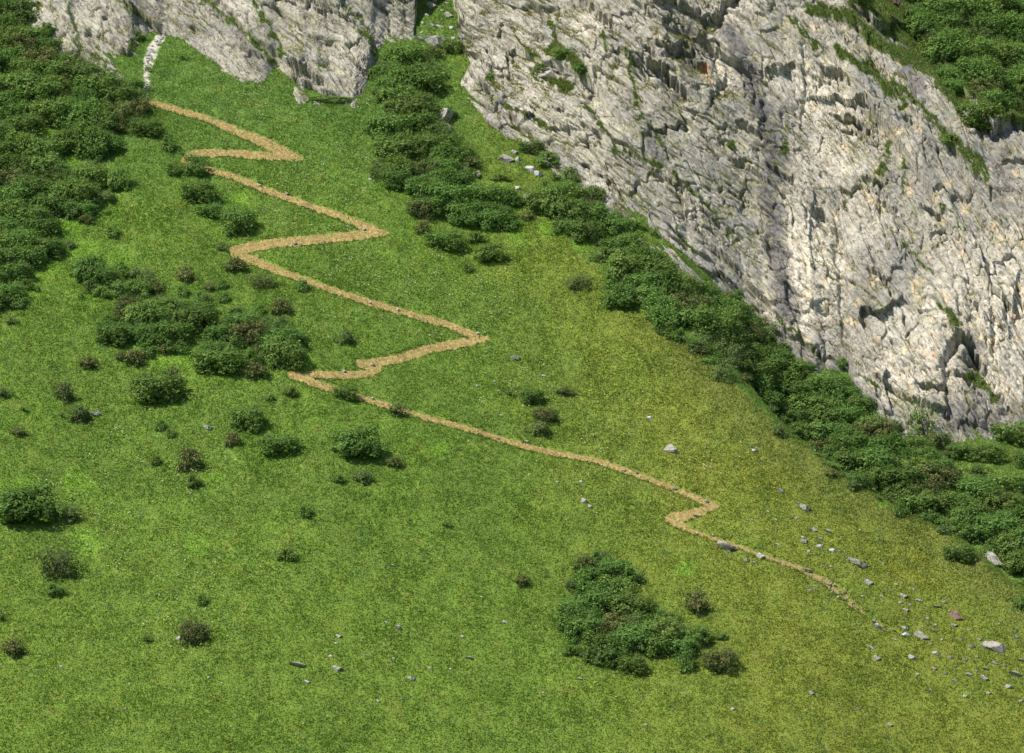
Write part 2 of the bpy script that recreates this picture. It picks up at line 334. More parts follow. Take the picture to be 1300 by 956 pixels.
# ------------------------------------------------------------------ vegetation masses (picture polygons)
MASS = {
 'left': [(-60, -90), (0, -8), (38, 18), (95, 72), (150, 100), (186, 128), (186, 146), (150, 156), (138, 176), (136, 205), (112, 210), (134, 240), (132, 262), (104, 280), (72, 325), (44, 340), (38, 378), (18, 398), (-60, 404)],
 'middle': [(98, 360), (140, 340), (182, 350), (196, 372), (240, 372), (286, 376), (300, 392), (345, 392), (372, 410), (394, 440), (386, 462), (344, 470), (306, 470), (262, 462), (240, 452), (200, 450), (135, 442), (124, 424), (150, 408), (146, 392), (100, 362)],
 'gully': [(484, 72), (520, 64), (545, 80), (556, 112), (548, 140), (578, 182), (600, 228), (640, 246), (664, 266), (655, 288), (600, 292), (568, 280), (532, 272), (500, 242), (477, 222), (472, 180), (484, 140), (474, 118)],
 'band': [(690, 200), (735, 236), (792, 290), (850, 342), (880, 354), (944, 396), (978, 440), (1036, 482), (1076, 472), (1104, 524), (1140, 552), (1176, 580), (1236, 610), (1300, 640), (1340, 660), (1340, 760), (1296, 724), (1248, 694), (1200, 674), (1154, 657), (1097, 628), (1043, 588), (1018, 552), (982, 527), (920, 478), (866, 438), (838, 416), (800, 370), (744, 316), (700, 282), (664, 256), (700, 240), (716, 228)],
 'top': [(1140, -60), (1128, -5), (1158, 24), (1172, 60), (1190, 92), (1206, 112), (1222, 140), (1240, 146), (1262, 140), (1300, 132), (1360, 150), (1360, -60)],
 'lower': [(742, 712), (760, 704), (788, 716), (808, 734), (814, 756), (838, 778), (872, 800), (894, 815), (870, 826), (838, 828), (812, 838), (770, 838), (745, 846), (728, 840), (718, 816), (712, 800), (718, 770), (722, 745), (730, 722)],
}
HOLES = {'left': [(60, 172, 15), (95, 200, 13), (12, 96, 12), (88, 214, 9), (42, 150, 10), (88, 290, 12)], 'middle': [(210, 402, 10), (240, 432, 12), (310, 440, 14), (160, 436, 12), (190, 380, 9), (270, 398, 8), (340, 415, 7), (205, 440, 9)],
 'band': [(850, 396, 7), (870, 420, 9), (898, 444, 9), (985, 510, 8), (1215, 618, 16), (1250, 655, 9), (820, 350, 6), (756, 304, 7), (700, 262, 7)], 'gully': [(536, 98, 9), (534, 170, 8), (582, 262, 10), (552, 130, 9)], 'top': [(1236, 42, 10), (1245, 64, 11), (1290, 118, 6)], 'lower': []}
LUSH = [(60, 175, 16), (95, 202, 18), (12, 98, 18), (42, 150, 14), (30, 370, 20), (60, 345, 16), (88, 290, 20), (110, 320, 24), (150, 330, 20), (235, 400, 14), (240, 455, 18), (305, 440, 18), (385, 458, 14), (205, 455, 16), (170, 442, 14), (850, 398, 12), (880, 425, 14), (905, 448, 14), (985, 512, 12), (830, 362, 12), (800, 335, 10), (770, 330, 10), (740, 310, 12),
 (700, 290, 16), (660, 300, 14), (540, 100, 12), (538, 172, 12), (585, 265, 16), (620, 290, 14), (870, 722, 14), (555, 572, 12), (305, 250, 12), (100, 610, 22), (30, 620, 20), (270, 605, 14), (250, 690, 16), (110, 690, 24), (60, 300, 12), (935, 375, 1), (1215, 620, 14), (1120, 640, 6), (700, 212, 8)]
ROCKGRASS = [([(700, 62), (725, 72), (740, 95)], 11), ([(676, 70), (700, 100), (722, 112)], 9), ([(700, 30), (705, 60)], 5), ([(765, 38), (770, 62)], 5), ([(795, 60), (806, 100), (812, 150)], 4), ([(745, 135), (765, 160), (790, 200)], 4), ([(790, 190), (850, 215), (900, 262), (925, 300)], 4),
 ([(820, 150), (850, 200)], 2.5), ([(860, 290), (878, 320)], 5), ([(1030, 10), (1080, 20), (1120, 60), (1180, 84), (1215, 130)], 12), ([(1060, 60), (1100, 90), (1130, 115)], 8), ([(1135, 105), (1165, 130), (1190, 160)], 7), ([(1100, 75), (1150, 135)], 6),
 ([(1190, 165), (1225, 190), (1250, 225)], 9), ([(985, 402), (1020, 430), (1042, 458)], 4), ([(925, 372), (960, 395)], 4), ([(1188, 386), (1222, 412)], 6), ([(1235, 475), (1262, 508)], 8), ([(1085, 475), (1140, 505)], 3), ([(85, 0), (97, 40), (100, 70)], 3.5), ([(150, 0), (190, 30)], 3.5), ([(165, 50), (176, 72)], 7),
 ([(262, 0), (290, 22), (320, 50), (352, 84)], 5), ([(325, 5), (345, 40), (360, 70)], 5), ([(405, 60), (412, 90)], 3), ([(20, 0), (70, 12)], 2.5), ([(120, 70), (155, 92)], 3), ([(460, 40), (476, 66)], 7), ([(440, 10), (470, 40)], 4), ([(640, 130), (700, 165)], 4), ([(660, 50), (690, 110)], 3), ([(620, 90), (628, 130)], 3), ([(1000, 20), (1040, 60)], 4), ([(995, 195), (1000, 180)], 5), ([(1028, 300), (1035, 345)], 1.5), ([(1070, 375), (1072, 430)], 2), ([(1130, 180), (1120, 220)], 4), ([(1150, 200), (1145, 250)], 3), ([(900, 40), (905, 60)], 2), ([(1190, 250), (1230, 300)], 3), ([(1150, 310), (1185, 350)], 4), ([(930, 180), (950, 210)], 3)]
def c3(*a): return np.array(a, float)
RSGN = -1 if segdist(np.array([1200.]), np.array([600.]), ridge_px)[1][0] > 0 else 1
CHUTE = [(208, 42, 5), (200, 52, 7), (194, 62, 8), (190, 74, 8), (187, 86, 6), (186, 98, 3), (186, 110, 3.5), (184, 119, 4), (172, 122, 4)]
def chuted(px, py):
    d, _, w = segdist(px, py, [q[:2] for q in CHUTE], [q[2] for q in CHUTE]); return d-w
def meadow_col(px, py, x, y):
    n1 = fbm(x/9, y/9, 71, 3); n2 = fbm(x/2.3, y/2.6, 75, 3); n3 = fbm(x/.7, y/.7, 79, 2)
    c = np.zeros(np.shape(px)+(3,))+c3(.092, .160, .024)
    c = mix(c, c3(.096, .190, .024), ss(-.3, .5, n1)*.6)
    wb = ss(-160, 200, (px-690)-(py-430)*.22)*.85+.25*n1; wb = np.clip(wb, 0, 1)*ss(-100, 120, py)
    c = mix(c, c3(.134, .168, .024), wb)
    rd, rs, _ = segdist(px, py, ridge_px)
    c = mix(c, c3(.108, .136, .028), (1-ss(10, 60, rd+20*n2))*ss(760, 900, px)*.85)
    bey = np.where(rs > 0, -1, 1)*RSGN; c = mix(c, c3(.090, .165, .030), ss(2, 12, rd*(bey > 0))*ss(700, 760, px)*.85)
    low = ss(560, 800, py)*ss(1100, 500, px)
    c = mix(c, c3(.108, .178, .024), low*.5)
    up = 1-ss(150, 330, py+.1*px); c = mix(c, c3(.076, .150, .030), up*.7*(1-wb))
    c = mix(c, c3(.165, .18, .04), np.clip(ss(.35, .85, n2+.3*n1)*.3, 0, 1))
    c = mix(c, c3(.045, .105, .022), ss(.25, .9, -n2)*.25)
    for a, b, r in LUSH:
        m = 1-ss(r*.5, r*1.25, np.hypot(px-a, (py-b)*1.2)+6*n2); c = mix(c, c3(.125, .235, .026), m*.85)
    n5 = gn(x/1.9, y/1.5, 88)+.6*gn(x/.8, y/.7, 89); n6 = gn(x/14, y/12, 90)
    c = mix(c, c3(.135, .215, .034), ss(.45, .8, n5)*ss(-.3, .4, n6)*.6); c = mix(c, c3(.055, .115, .032), ss(.42, .8, -n5)*ss(-.4, .3, -n6)*.6)
    n4 = fbm(x/1.1, y/1.3, 87, 2); c = c*(1+.15*n4)[..., None]
    ch, _, cw = segdist(px, py, [q[:2] for q in CHUTE], [q[2] for q in CHUTE]); c = mix(c, c3(.40, .40, .37), .9*(1-ss(-1, 1.5, ch-cw*.7-3*n3)))
    c = (c*.95+.05*c.mean(-1, keepdims=True))*np.array([1.12, 1.13, 1.0])
    return np.clip(c*(1+.16*n3)[..., None]*1.0, .01, 1)

# ------------------------------------------------------------------ hillside mesh
def axis(lo, hi, st, outlo, outhi):
    a = list(np.arange(lo, hi+1e-6, st)); s = st
    while a[-1] < outhi: s = min(s*1.25, 14); a.append(a[-1]+s)
    s = st; b = []
    q = a[0]
    while q > outlo: s = min(s*1.25, 14); q -= s; b.append(q)
    return np.array(b[::-1]+a)
gx = axis(-72, 80, .28, -420, 420); gy = axis(-64, 84, .28, -620, 300)
GX, GY = np.meshgrid(gx, gy); GZ = T(GX, GY)
tpx, tpy, tdep = proj(GX, GY, GZ)
pd = pathd(tpx, tpy)
infr = (GY > -95)
GZ = GZ-np.where(infr, .34*(1-ss(-2, 2.5, pd)), 0)
mc = meadow_col(np.clip(tpx, -300, 1600), np.clip(tpy, -200, 1100), GX, GY)
mc = mc*np.array([.95, .85, .85])
me = mesh_np('hillside', np.stack([GX, GY, GZ], -1).reshape(-1, 3), gridfaces(len(gy), len(gx)), 4, mc.reshape(-1, 3), smooth=True)
obj('hillside', me, M_ground, kind='structure')
log('hillside %d' % GX.size)

# ------------------------------------------------------------------ cliffs
def rock_col(px, py, x, z, nz, d):
    n1 = fbm(x/7, z/7, 301, 3); n2 = fbm(x/2, z/2, 305, 3); n3 = fbm(x/.8+z/2, z/1.6, 309, 2)
    c = np.zeros(np.shape(px)+(3,))+c3(.312, .288, .238)
    c = mix(c, c3(.245, .233, .208), ss(-.1, .6, n1))
    c = mix(c, c3(.385, .358, .295), ss(.1, .7, -n1+.4*n2))
    c = mix(c, c3(.27, .26, .15), ss(-.25, .45, n2+.5*n3)*ss(-.3, .35, fbm(x/12, z/9, 330, 2)+.25*ss(1300, 900, px)-.1)*.55)
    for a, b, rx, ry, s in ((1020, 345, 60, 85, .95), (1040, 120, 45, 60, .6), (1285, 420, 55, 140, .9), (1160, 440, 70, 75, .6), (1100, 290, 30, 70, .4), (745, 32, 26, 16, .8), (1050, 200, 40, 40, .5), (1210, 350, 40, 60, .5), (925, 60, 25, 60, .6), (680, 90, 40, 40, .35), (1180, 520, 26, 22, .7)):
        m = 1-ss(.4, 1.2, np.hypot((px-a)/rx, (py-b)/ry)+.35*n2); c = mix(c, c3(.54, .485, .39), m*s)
    c = mix(c, c3(.60, .46, .28), (1-ss(0.1, .25, np.abs(n1+.05)))*ss(.1, .6, n2)*ss(950, 1050, px)*.55)
    for pts, w, s in (([(925, 40), (950, 90), (972, 150), (985, 200), (976, 250), (985, 300), (990, 350), (1000, 400)], 16, .85), ([(1145, 70), (1160, 95), (1168, 120)], 14, .7), ([(1100, 330), (1095, 400), (1110, 440)], 20, .35), ([(1185, 520), (1240, 540), (1290, 525)], 22, .6),
                      ([(1000, 440), (1060, 475)], 14, .5), ([(280, 20), (310, 60), (335, 85)], 12, .45), ([(870, 120), (880, 60)], 14, .3), ([(830, 165), (840, 200)], 12, .5), ([(1280, 180), (1270, 250)], 16, .4), ([(1240, 440), (1236, 520)], 12, .6)):
        dd, s_, _ = segdist(px, py, pts); m = 1-ss(w*.3, w*1.3, dd+8*n2+4*n3); c = mix(c, c3(.095, .093, .095), m*s)
    for a, b, r in ((895, 88, 8), (901, 102, 6), (723, 118, 4), (832, 42, 4), (1290, 400, 6), (1186, 452, 5), (720, 110, 4)):
        m = 1-ss(r*.5, r*1.4, np.hypot((px-a)*1.4, py-b)+4*n2); c = mix(c, c3(.50, .24, .11), m*.6)
    g = np.zeros(np.shape(px))
    for pts, w in ROCKGRASS:
        dd, _, _ = segdist(px+8*n2, py+5*n3, pts); g = np.maximum(g, 1-ss(w*.5, w*1.1, dd+.8+6*np.abs(n3)*ss(-.5, .6, -n2)))
    lay = layd(px, py); g = np.maximum(g, ss(14, 30, lay+16*n2))
    ledge = ss(.66, .86, nz+.12*n2+.10*n1); g2 = ledge*ss(-.2, .35, n1*.6+n3*.6+.08)*ss(1320, 1100, px+n1*100)
    return c, g, np.clip(g2, 0, 1)
GV = []; ZB = [(tpx.ravel(), tpy.ravel(), tdep.ravel(), np.stack([GX, GY, GZ], -1).reshape(-1, 3), np.zeros(GX.size))]
ROCKG = []
def make_cliff(xa, xb, st, rows, lo, hi, outer):
    xs = list(np.arange(xa, xb, st))+[xb]
    s = st
    if outer < 0:
        q = xs[0]; b = []
        while q > -400: s = min(s*1.2, 10); q -= s; b.append(q)
        xs = b[::-1]+xs
    else:
        while xs[-1] < 400: s = min(s*1.2, 10); xs.append(xs[-1]+s)
    xs = np.array(xs); r = np.linspace(0, 1, rows)
    X = np.repeat(xs[None], rows, 0); zb = zf(xs)-3.0
    Z = zb[None]+(hi-zb)[None]*r[:, None]
    PX, PY, PZ = cliff_points(X, Z)
    # back of the top
    NB = 14; k_ = np.arange(1, NB+1)[:, None]; w_ = np.clip(k_/3.0, 0, 1); y0 = cliff_base(xs, np.full(len(xs), float(hi)))[None]
    bx_ = PX[-1:]*(1-w_)+xs[None]*w_; by_ = PY[-1:]*(1-w_)+y0*w_+5.5*k_; bz_ = PZ[-1:]*(1-w_)+hi*w_+3.6*k_
    bz_ = bz_+2.2*gn(bx_/14, by_/14, 901)+.8*gn(bx_/4, by_/4, 902)
    PX = np.concatenate([PX, bx_]); PZ = np.concatenate([PZ, bz_]); PY = np.concatenate([PY, by_])
    ax, ay, az = np.gradient(PX, axis=1), np.gradient(PY, axis=1), np.gradient(PZ, axis=1)
    bx, by, bz = np.gradient(PX, axis=0), np.gradient(PY, axis=0), np.gradient(PZ, axis=0)
    nx, ny, nz = ay*bz-az*by, az*bx-ax*bz, ax*by-ay*bx; L = np.sqrt(nx*nx+ny*ny+nz*nz)+1e-9; nz = nz/L
    nz = nz*np.sign(-ny+1e-9) if False else nz
    px, py, dep = proj(PX, PY, PZ)
    cm = CR['m']; cm = np.concatenate([cm]+[cm[-1:]*0]*NB)
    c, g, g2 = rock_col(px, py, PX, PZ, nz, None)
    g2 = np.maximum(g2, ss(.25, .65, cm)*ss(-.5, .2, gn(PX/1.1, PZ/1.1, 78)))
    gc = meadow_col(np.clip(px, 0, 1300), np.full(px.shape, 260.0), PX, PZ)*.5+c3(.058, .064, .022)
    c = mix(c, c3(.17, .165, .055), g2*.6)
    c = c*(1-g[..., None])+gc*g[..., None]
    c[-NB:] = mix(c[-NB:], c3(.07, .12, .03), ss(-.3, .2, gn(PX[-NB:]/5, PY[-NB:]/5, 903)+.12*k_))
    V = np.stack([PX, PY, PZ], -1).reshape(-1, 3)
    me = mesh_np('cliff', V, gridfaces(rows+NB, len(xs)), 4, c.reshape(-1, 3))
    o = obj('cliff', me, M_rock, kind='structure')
    ZB.append((px.ravel(), py.ravel(), dep.ravel(), V, np.ones(len(V))))
    ROCKG.append((V, g.ravel(), g2.ravel(), px.ravel(), py.ravel(), gc.reshape(-1, 3)))
    log('cliff %d' % len(V))
xn = np.interp(557, *(lambda p: (p[0], p[1]))((proj(xu, yfu, zfu)[0], xu)))
make_cliff(-74, xn, .17, 190, 0, 74, -1)
make_cliff(xn, 82, .125, 660, 0, 74, 1)

# picture-point -> surface point lookup (nearest surface first)
Bp = np.full((1100, 1500), 1e9); BI = np.full((1100, 1500), -1, np.int64)
allV = np.concatenate([z[3] for z in ZB]); allk = np.concatenate([z[4] for z in ZB])
ax_ = np.concatenate([z[0] for z in ZB]); ay_ = np.concatenate([z[1] for z in ZB]); ad_ = np.concatenate([z[2] for z in ZB])
ok = (ax_ > -98) & (ax_ < 1398) & (ay_ > -98) & (ay_ < 998) & (ad_ > 300); idx = np.nonzero(ok)[0]
idx = idx[np.argsort(-ad_[idx])]
for ox, oy in ((0, 0), (1, 0), (0, 1), (1, 1), (-1, 0), (0, -1), (-1, -1), (2, 0), (0, 2), (-2, 0), (0, -2)):
    iy = (ay_[idx]+100).astype(int)+oy; ix = (ax_[idx]+100).astype(int)+ox
    iy = np.clip(iy, 0, 1099); ix = np.clip(ix, 0, 1499)
    m = ad_[idx] <= Bp[iy, ix]+(0.0 if (ox, oy) == (0, 0) else -1.0)
    ii = idx[m]; Bp[iy[m], ix[m]] = ad_[ii]; BI[iy[m], ix[m]] = ii
def hit(px, py):
    iy = int(np.clip(py+100, 0, 1099)); ix = int(np.clip(px+100, 0, 1499))
    k = BI[iy, ix]
    if k < 0:
        P = march([px], [py], T)[0]; return P, False, np.linalg.norm(P-CAM)
    if allk[k] == 0:
        d = raydir(px, py); t = ad_[k]
        for _ in range(3):
            P = CAM+d*t; t = t-(T(P[0:1], P[1:2])[0]-P[2])/(-.72)*-1*.9 if False else t+(P[2]-float(T(P[0:1], P[1:2])[0]))/.68
        return CAM+d*t, False, t
    d = raydir(px, py); return CAM+d*ad_[k], True, ad_[k]
def visdepth(px, py):
    return Bp[np.clip((py+100).astype(int), 0, 1099), np.clip((px+100).astype(int), 0, 1499)]
log('lookup done')

# ------------------------------------------------------------------ path sheet
st = .11
pxs = np.arange(-58, 62, st); pys = np.arange(-50, 64, st)
PXg, PYg = np.meshgrid(pxs, pys)
# coarse reject
PZg = T(PXg, PYg); qx, qy, qd = proj(PXg, PYg, PZg)
n_ = 1.6*gn(PXg/.8, PYg/.8, 501)+1.3*gn(PXg/2.7, PYg/2.7, 502)+.8*gn(PXg/.3, PYg/.3, 503)
pm = pathd(qx, qy)+n_*(.95+.6*ss(900, 1000, qx))
fade = ss(1000, 1150, qx); keep = pm < -1.0*0-fade*1.2
keep &= ~((fade > .3) & (gn(PXg/.9, PYg/.9, 509) < -.1+0*fade))
kc = keep[:-1, :-1] & keep[1:, :-1] & keep[:-1, 1:] & keep[1:, 1:]
gf = gridfaces(len(pys), len(pxs)).reshape(len(pys)-1, len(pxs)-1, 4)[kc]
used, inv = np.unique(gf, return_inverse=True)
n1 = fbm(PXg/1.5, PYg/1.5, 505, 3); n2 = fbm(PXg/.4, PYg/.4, 507, 2)
pc = np.zeros(PXg.shape+(3,))+c3(.250, .188, .064)
pc = mix(pc, c3(.205, .145, .050), ss(-.1, .6, n1)); pc = mix(pc, c3(.35, .265, .12), ss(0, .7, n2)); pc = mix(pc, c3(.20, .20, .06), ss(.3, .8, -n1)*.6)
pc = mix(pc, c3(.235, .18, .085), ss(860, 980, qx)*.8)
V = np.stack([PXg, PYg, PZg-.17+.05*n1], -1).reshape(-1, 3)[used]
obj('path', mesh_np('path', V, inv.reshape(-1, 4), 4, pc.reshape(-1, 3)[used], smooth=True), M_path, kind='structure')
log('path %d' % len(inv))

# ------------------------------------------------------------------ blades
def blades(name, P, C, hgt, wid, lean, mat, **props):
    n = len(P); a = RNG.random(n)*2*np.pi; b = RNG.random(n)*2*np.pi
    h = hgt*(.55+.9*RNG.random(n)); w = wid*(.6+.8*RNG.random(n)); l = lean*(RNG.random(n)*1.0)
    s = np.stack([np.cos(a)*w/2, np.sin(a)*w/2, np.zeros(n)], -1)
    tip = np.stack([np.cos(b)*l*h, np.sin(b)*l*h, h*(1.1-.5*l)], -1)
    V = np.empty((n, 3, 3)); V[:, 0] = P-s; V[:, 1] = P+s; V[:, 2] = P+tip
    me = mesh_np(name, V.reshape(-1, 3), np.arange(3*n).reshape(-1, 3), 3, C, 'FACE')
    return obj(name, me, mat, kind='stuff', **props)
def scatter(n, x0, x1, y0, y1):
    return x0+(x1-x0)*RNG.random(n), y0+(y1-y0)*RNG.random(n)
N = 2300000
x, y = scatter(N, -74, 82, -66, 82); z = T(x, y); px, py, dp = proj(x, y, z)
ok = (px > -60) & (px < 1360) & (py > -60) & (py < 1010) & (y < yf(x)+7)
nn = pathd(px, py); edge = nn > .2+3.2*gn(x/.55, y/.55, 21); onp = nn > -1.5
fadeR = ss(950, 1100, px); ok &= edge | ((RNG.random(N) < .25*fadeR+.04) & (nn < 1))
ok &= (chuted(px, py) > 0) | (RNG.random(N) < .06)
# keep nothing that the picture or a small side step could not see deep in the gully
ok &= dp < visdepth(px, py)+26
x, y, z, px, py = x[ok], y[ok], z[ok], px[ok], py[ok]
c = meadow_col(px, py, x, y); jit = RNG.random((len(x), 1)); c = c*(.82+.42*jit)
tm = RNG.random(len(x)); c = np.where((tm < .07)[:, None], c*np.array([1.9, 1.25, 1.4]), c); c = np.where((tm > .9)[:, None], c*np.array([.6, .78, .7]), c)
hn = .22*(1+.4*gn(x/3, y/3, 33)+.3*gn(x/.8, y/.9, 36))*(1+.25*ss(.1, .6, gn(x/9, y/9, 34)))
blades('grass', np.stack([x, y, z-.03], -1), np.clip(c, 0, .6), hn, .135, 1.6, M_grass, label='lush green alpine grass and herbs covering the mountain slope')
log('grass %d' % len(x))
# coarser grass on the slope either side of the framed part
N = 700000
x, y = scatter(N, -170, 175, -90, 90); ok = ((x < -73) | (x > 81)) & (y < yf(x)+5); x, y = x[ok], y[ok]; z = T(x, y); px, py, dp = proj(x, y, z)
c = meadow_col(np.clip(px, -300, 1600), np.clip(py, -200, 1100), x, y)*(.7+.6*RNG.random((len(x), 1)))
blades('grass', np.stack([x, y, z-.03], -1), np.clip(c, 0, .6), .5+0*x, .5, 1.4, M_grass, label='grass covering the slope beyond both sides of the picture')
# straw lying on the mown path
N = 520000
x, y = scatter(N, -58, 62, -50, 64); z = T(x, y); px, py, dp = proj(x, y, z); pdv = pathd(px, py)
ok = (pdv < .2) & (RNG.random(N) < 1-.75*ss(900, 1100, px)); x, y, z = x[ok], y[ok], z[ok]
cc = np.array([.31, .235, .08])*(.7+.5*RNG.random((len(x), 1))); gm = RNG.random(len(x)) < .08; cc[gm] = [.16, .2, .05]
blades('cut_grass', np.stack([x, y, z-.16], -1), cc, .11, .09, 1.9, M_straw, label='dry straw-coloured cut grass lying on the zigzag path')
# flowers
def flowers(name, n, dens, colr, lab, size):
    x, y = scatter(n, -70, 76, -62, 70); z = T(x, y); px, py, dp = proj(x, y, z)
    ok = (RNG.random(n) < dens(px, py, x, y)) & (pathd(px, py) > 2) & (y < yf(x)-1) & (dp < visdepth(px, py)+8)
    x, y, z = x[ok], y[ok], z[ok]; n = len(x); P = np.stack([x, y, z+.28+.15*RNG.random(n)], -1)
    s = size*(.6+.9*RNG.random(n)); a = RNG.random(n)*6.28
    u = np.stack([np.cos(a), np.sin(a), .25*RNG.standard_normal(n)], -1)*s[:, None]/2; v = np.stack([-np.sin(a)*.8, np.cos(a)*.8, .5*np.ones(n)], -1)*s[:, None]/2
    V = np.stack([P-u-v, P+u-v*.8, P+u*.8+v, P-u*.9+v*.9], 1).reshape(-1, 3)
    cc = np.array(colr)*(.75+.4*RNG.random((n, 1)))
    obj(name, mesh_np(name, V, np.arange(4*n).reshape(-1, 4), 4, cc, 'FACE'), M_flower, kind='stuff', label=lab); log(name+' %d' % n)
WP = [(400, 230, 45), (440, 250, 30), (480, 340, 40), (430, 350, 50), (520, 360, 40), (600, 370, 40), (440, 412, 26), (540, 420, 30), (350, 295, 30), (300, 290, 1), (560, 330, 30), (650, 380, 30), (130, 680, 40), (100, 600, 40), (250, 605, 30), (60, 650, 40), (660, 480, 50), (320, 140, 30), (390, 150, 30), (440, 200, 40), (280, 100, 20), (760, 560, 60), (900, 580, 40), (470, 130, 20), (380, 470, 10), (250, 750, 60), (1230, 640, 30), (1150, 480, 1), (150, 550, 40), (390, 270, 20), (250, 190, 15)]
def dw(px, py, x, y):
    m = .012+0*px
    for a, b, r in WP: m = np.maximum(m, .8*np.exp(-((px-a)**2+(py-b)**2)/(r*r)))
    return m*ss(-.2, .5, fbm(x/1.8, y/1.8, 601, 3))
YP = [(680, 360, 40), (720, 400, 40), (640, 350, 20), (780, 480, 50), (830, 520, 50), (860, 590, 40), (940, 620, 50), (1000, 640, 40), (1050, 690, 50), (560, 500, 30), (1150, 720, 50), (620, 400, 20), (900, 690, 30), (870, 675, 25), (760, 440, 40), (1100, 700, 30)]
def dy(px, py, x, y):
    m = .003+0*px
    for a, b, r in YP: m = np.maximum(m, .7*np.exp(-((px-a)**2+(py-b)**2)/(r*r)))
    for a, b, r in ((223, 262, 5), (176, 114, 3)): m = np.maximum(m, 40*np.exp(-((px-a)**2*.25+(py-b)**2*1.5)/(r*r)))
    return m*np.where(m > 2, 1, ss(0, .6, fbm(x/1.5, y/1.5, 605, 3)))
flowers('white_flowers', 260000, dw, (.42, .48, .24), 'cream white umbel flowers dotted through the green meadow', .12)
flowers('yellow_flowers', 300000, dy, (.50, .42, .03), 'small yellow flowers tinting the sunny right slope of the meadow', .10)
# grass on cliff ledges
PL = []; CL = []
for V, g, g2, px, py, gc in ROCKG:
    m = np.maximum(g, g2*.5); inside = (px > -40) & (px < 1350) & (py > -50)
    for rep in range(5):
        k = (RNG.random(len(V)) < m*.75) & (m > .3) & inside
        PL.append(V[k]+RNG.normal(0, .07, (k.sum(), 3))); CL.append(gc[k]*(.65+.7*RNG.random((k.sum(), 1)))*np.where((g[k] > .5)[:, None], 1.0, np.array([1.35, 1.0, 1.0])))
PL = np.concatenate(PL); CL = np.concatenate(CL)
blades('ledge_grass', PL, np.clip(CL, 0, .5), .24, .13, 1.2, M_grass, label='tufts of grass growing on ledges of the grey cliff')
log('ledge grass %d' % len(PL))

# ------------------------------------------------------------------ shrubs
TONE = {'dark': (c3(.076, .138, .032), c3(.165, .245, .060)), 'olive': (c3(.088, .148, .036), c3(.180, .245, .064)), 'brown': (c3(.066, .100, .034), c3(.155, .150, .058)), 'grey': (c3(.075, .120, .038), c3(.15, .185, .070)), 'pale': (c3(.10, .19, .04), c3(.16, .27, .06))}
def crown_mesh(name, r, tone, seed, leaf, nl, nleaf, loose=0.0):
    g = np.random.default_rng(seed); A, B = TONE[tone]
    V = []; C = []
    d = g.standard_normal((nl, 3)); d /= np.linalg.norm(d, axis=1)[:, None]; d[:, 1] = -np.abs(d[:, 1])*np.where(g.random(nl) < .8, 1, -1)
    # unit ellipsoid with bumps, in metres
    bump = .72+.38*g.random(nl)+loose*.25*g.standard_normal(nl)+.16*np.sin(d[:, 0]*5+seed)+.12*np.sin(d[:, 2]*6+seed*2)
    cen = d*bump[:, None]*r*.86; lr = r*(.15+.20*g.random(nl))
    hv = g.random(nl)
    for i in range(nl):
        n = int(nleaf*(.7+.6*g.random())*(lr[i]/(r*.27))**2*(1-.3*loose))
        q = g.standard_normal((n, 3)); q /= np.linalg.norm(q, axis=1)[:, None]
        out = q*.7+d[i]*.6; out /= np.linalg.norm(out, axis=1)[:, None]
        P = cen[i]+q*lr[i]*(.65+.45*g.random((n, 1)))
        nr = out+np.array([0, 0, .45])+g.standard_normal((n, 3))*.55; nr /= np.linalg.norm(nr, axis=1)[:, None]
        t = np.cross(nr, g.standard_normal((n, 3))); t /= np.linalg.norm(t, axis=1)[:, None]; b = np.cross(nr, t)
        s = leaf*(.6+.8*g.random((n, 1)))
        V.append(np.stack([P-t*s*.6, P-b*s*.38, P+t*s*.6, P+b*s*.38], 1).reshape(-1, 3))
        f = np.clip(hv[i]*.5+.5*g.random(n), 0, 1)
        if tone == 'brown': f = np.clip(f*.6+.7*(d[i, 2] > 0)*hv[i], 0, 1)
        C.append((A+(B-A)*f[:, None])*(.6+.8*g.random((n, 1))))
    # stray shoots sticking out of the outline
    ns = int(nl*3); q = g.standard_normal((ns, 3)); q /= np.linalg.norm(q, axis=1)[:, None]; q[:, 2] = np.abs(q[:, 2])
    for k in range(4):
        P = q*r*(.98+.10*k*(1+loose)); s = leaf*(.8-.12*k); t = np.tile([0, 0, 1.0], (ns, 1))+g.standard_normal((ns, 3))*.6; t /= np.linalg.norm(t, axis=1)[:, None]; b = np.cross(t, g.standard_normal((ns, 3))); b /= np.linalg.norm(b, axis=1)[:, None]
        V.append(np.stack([P-t*s*.6, P-b*s*.3, P+t*s*.6, P+b*s*.3], 1).reshape(-1, 3)); C.append((A+(B-A)*g.random((ns, 1)))*(.8+.5*g.random((ns, 1))))
    V = np.concatenate(V); C = np.concatenate(C)
    return mesh_np(name, V, np.arange(len(V)).reshape(-1, 4), 4, np.clip(C, 0, .5), 'FACE'), V, C
def stem_mesh(name, r, n, seed):
    g = np.random.default_rng(seed); V = []; Fc = []
    for i in range(n):
        a = g.random()*6.28; e = .5+.6*g.random(); p0 = np.array([.08*r*math.cos(a), .08*r*math.sin(a), -.35*r])
        p1 = np.array([math.cos(a)*math.cos(e)*r*.5, math.sin(a)*math.cos(e)*r*.5-.1*r, math.sin(e)*r*.35]); p2 = p1*1.0+np.array([math.cos(a)*.25*r, math.sin(a)*.25*r-.05*r, .5*r])
        base = len(V)
        for p, w in ((p0, .045), (p1, .03), (p2, .010)):
            for k in range(5): V.append(p+np.array([math.cos(k*1.257), math.sin(k*1.257), 0])*w*(.6+.4*r))
        for s in range(2):
            for k in range(5): Fc.append((base+s*5+k, base+s*5+(k+1) % 5, base+s*5+5+(k+1) % 5, base+s*5+5+k))
    return mesh_np(name, np.array(V), np.array(Fc), 4)
VAR = {}
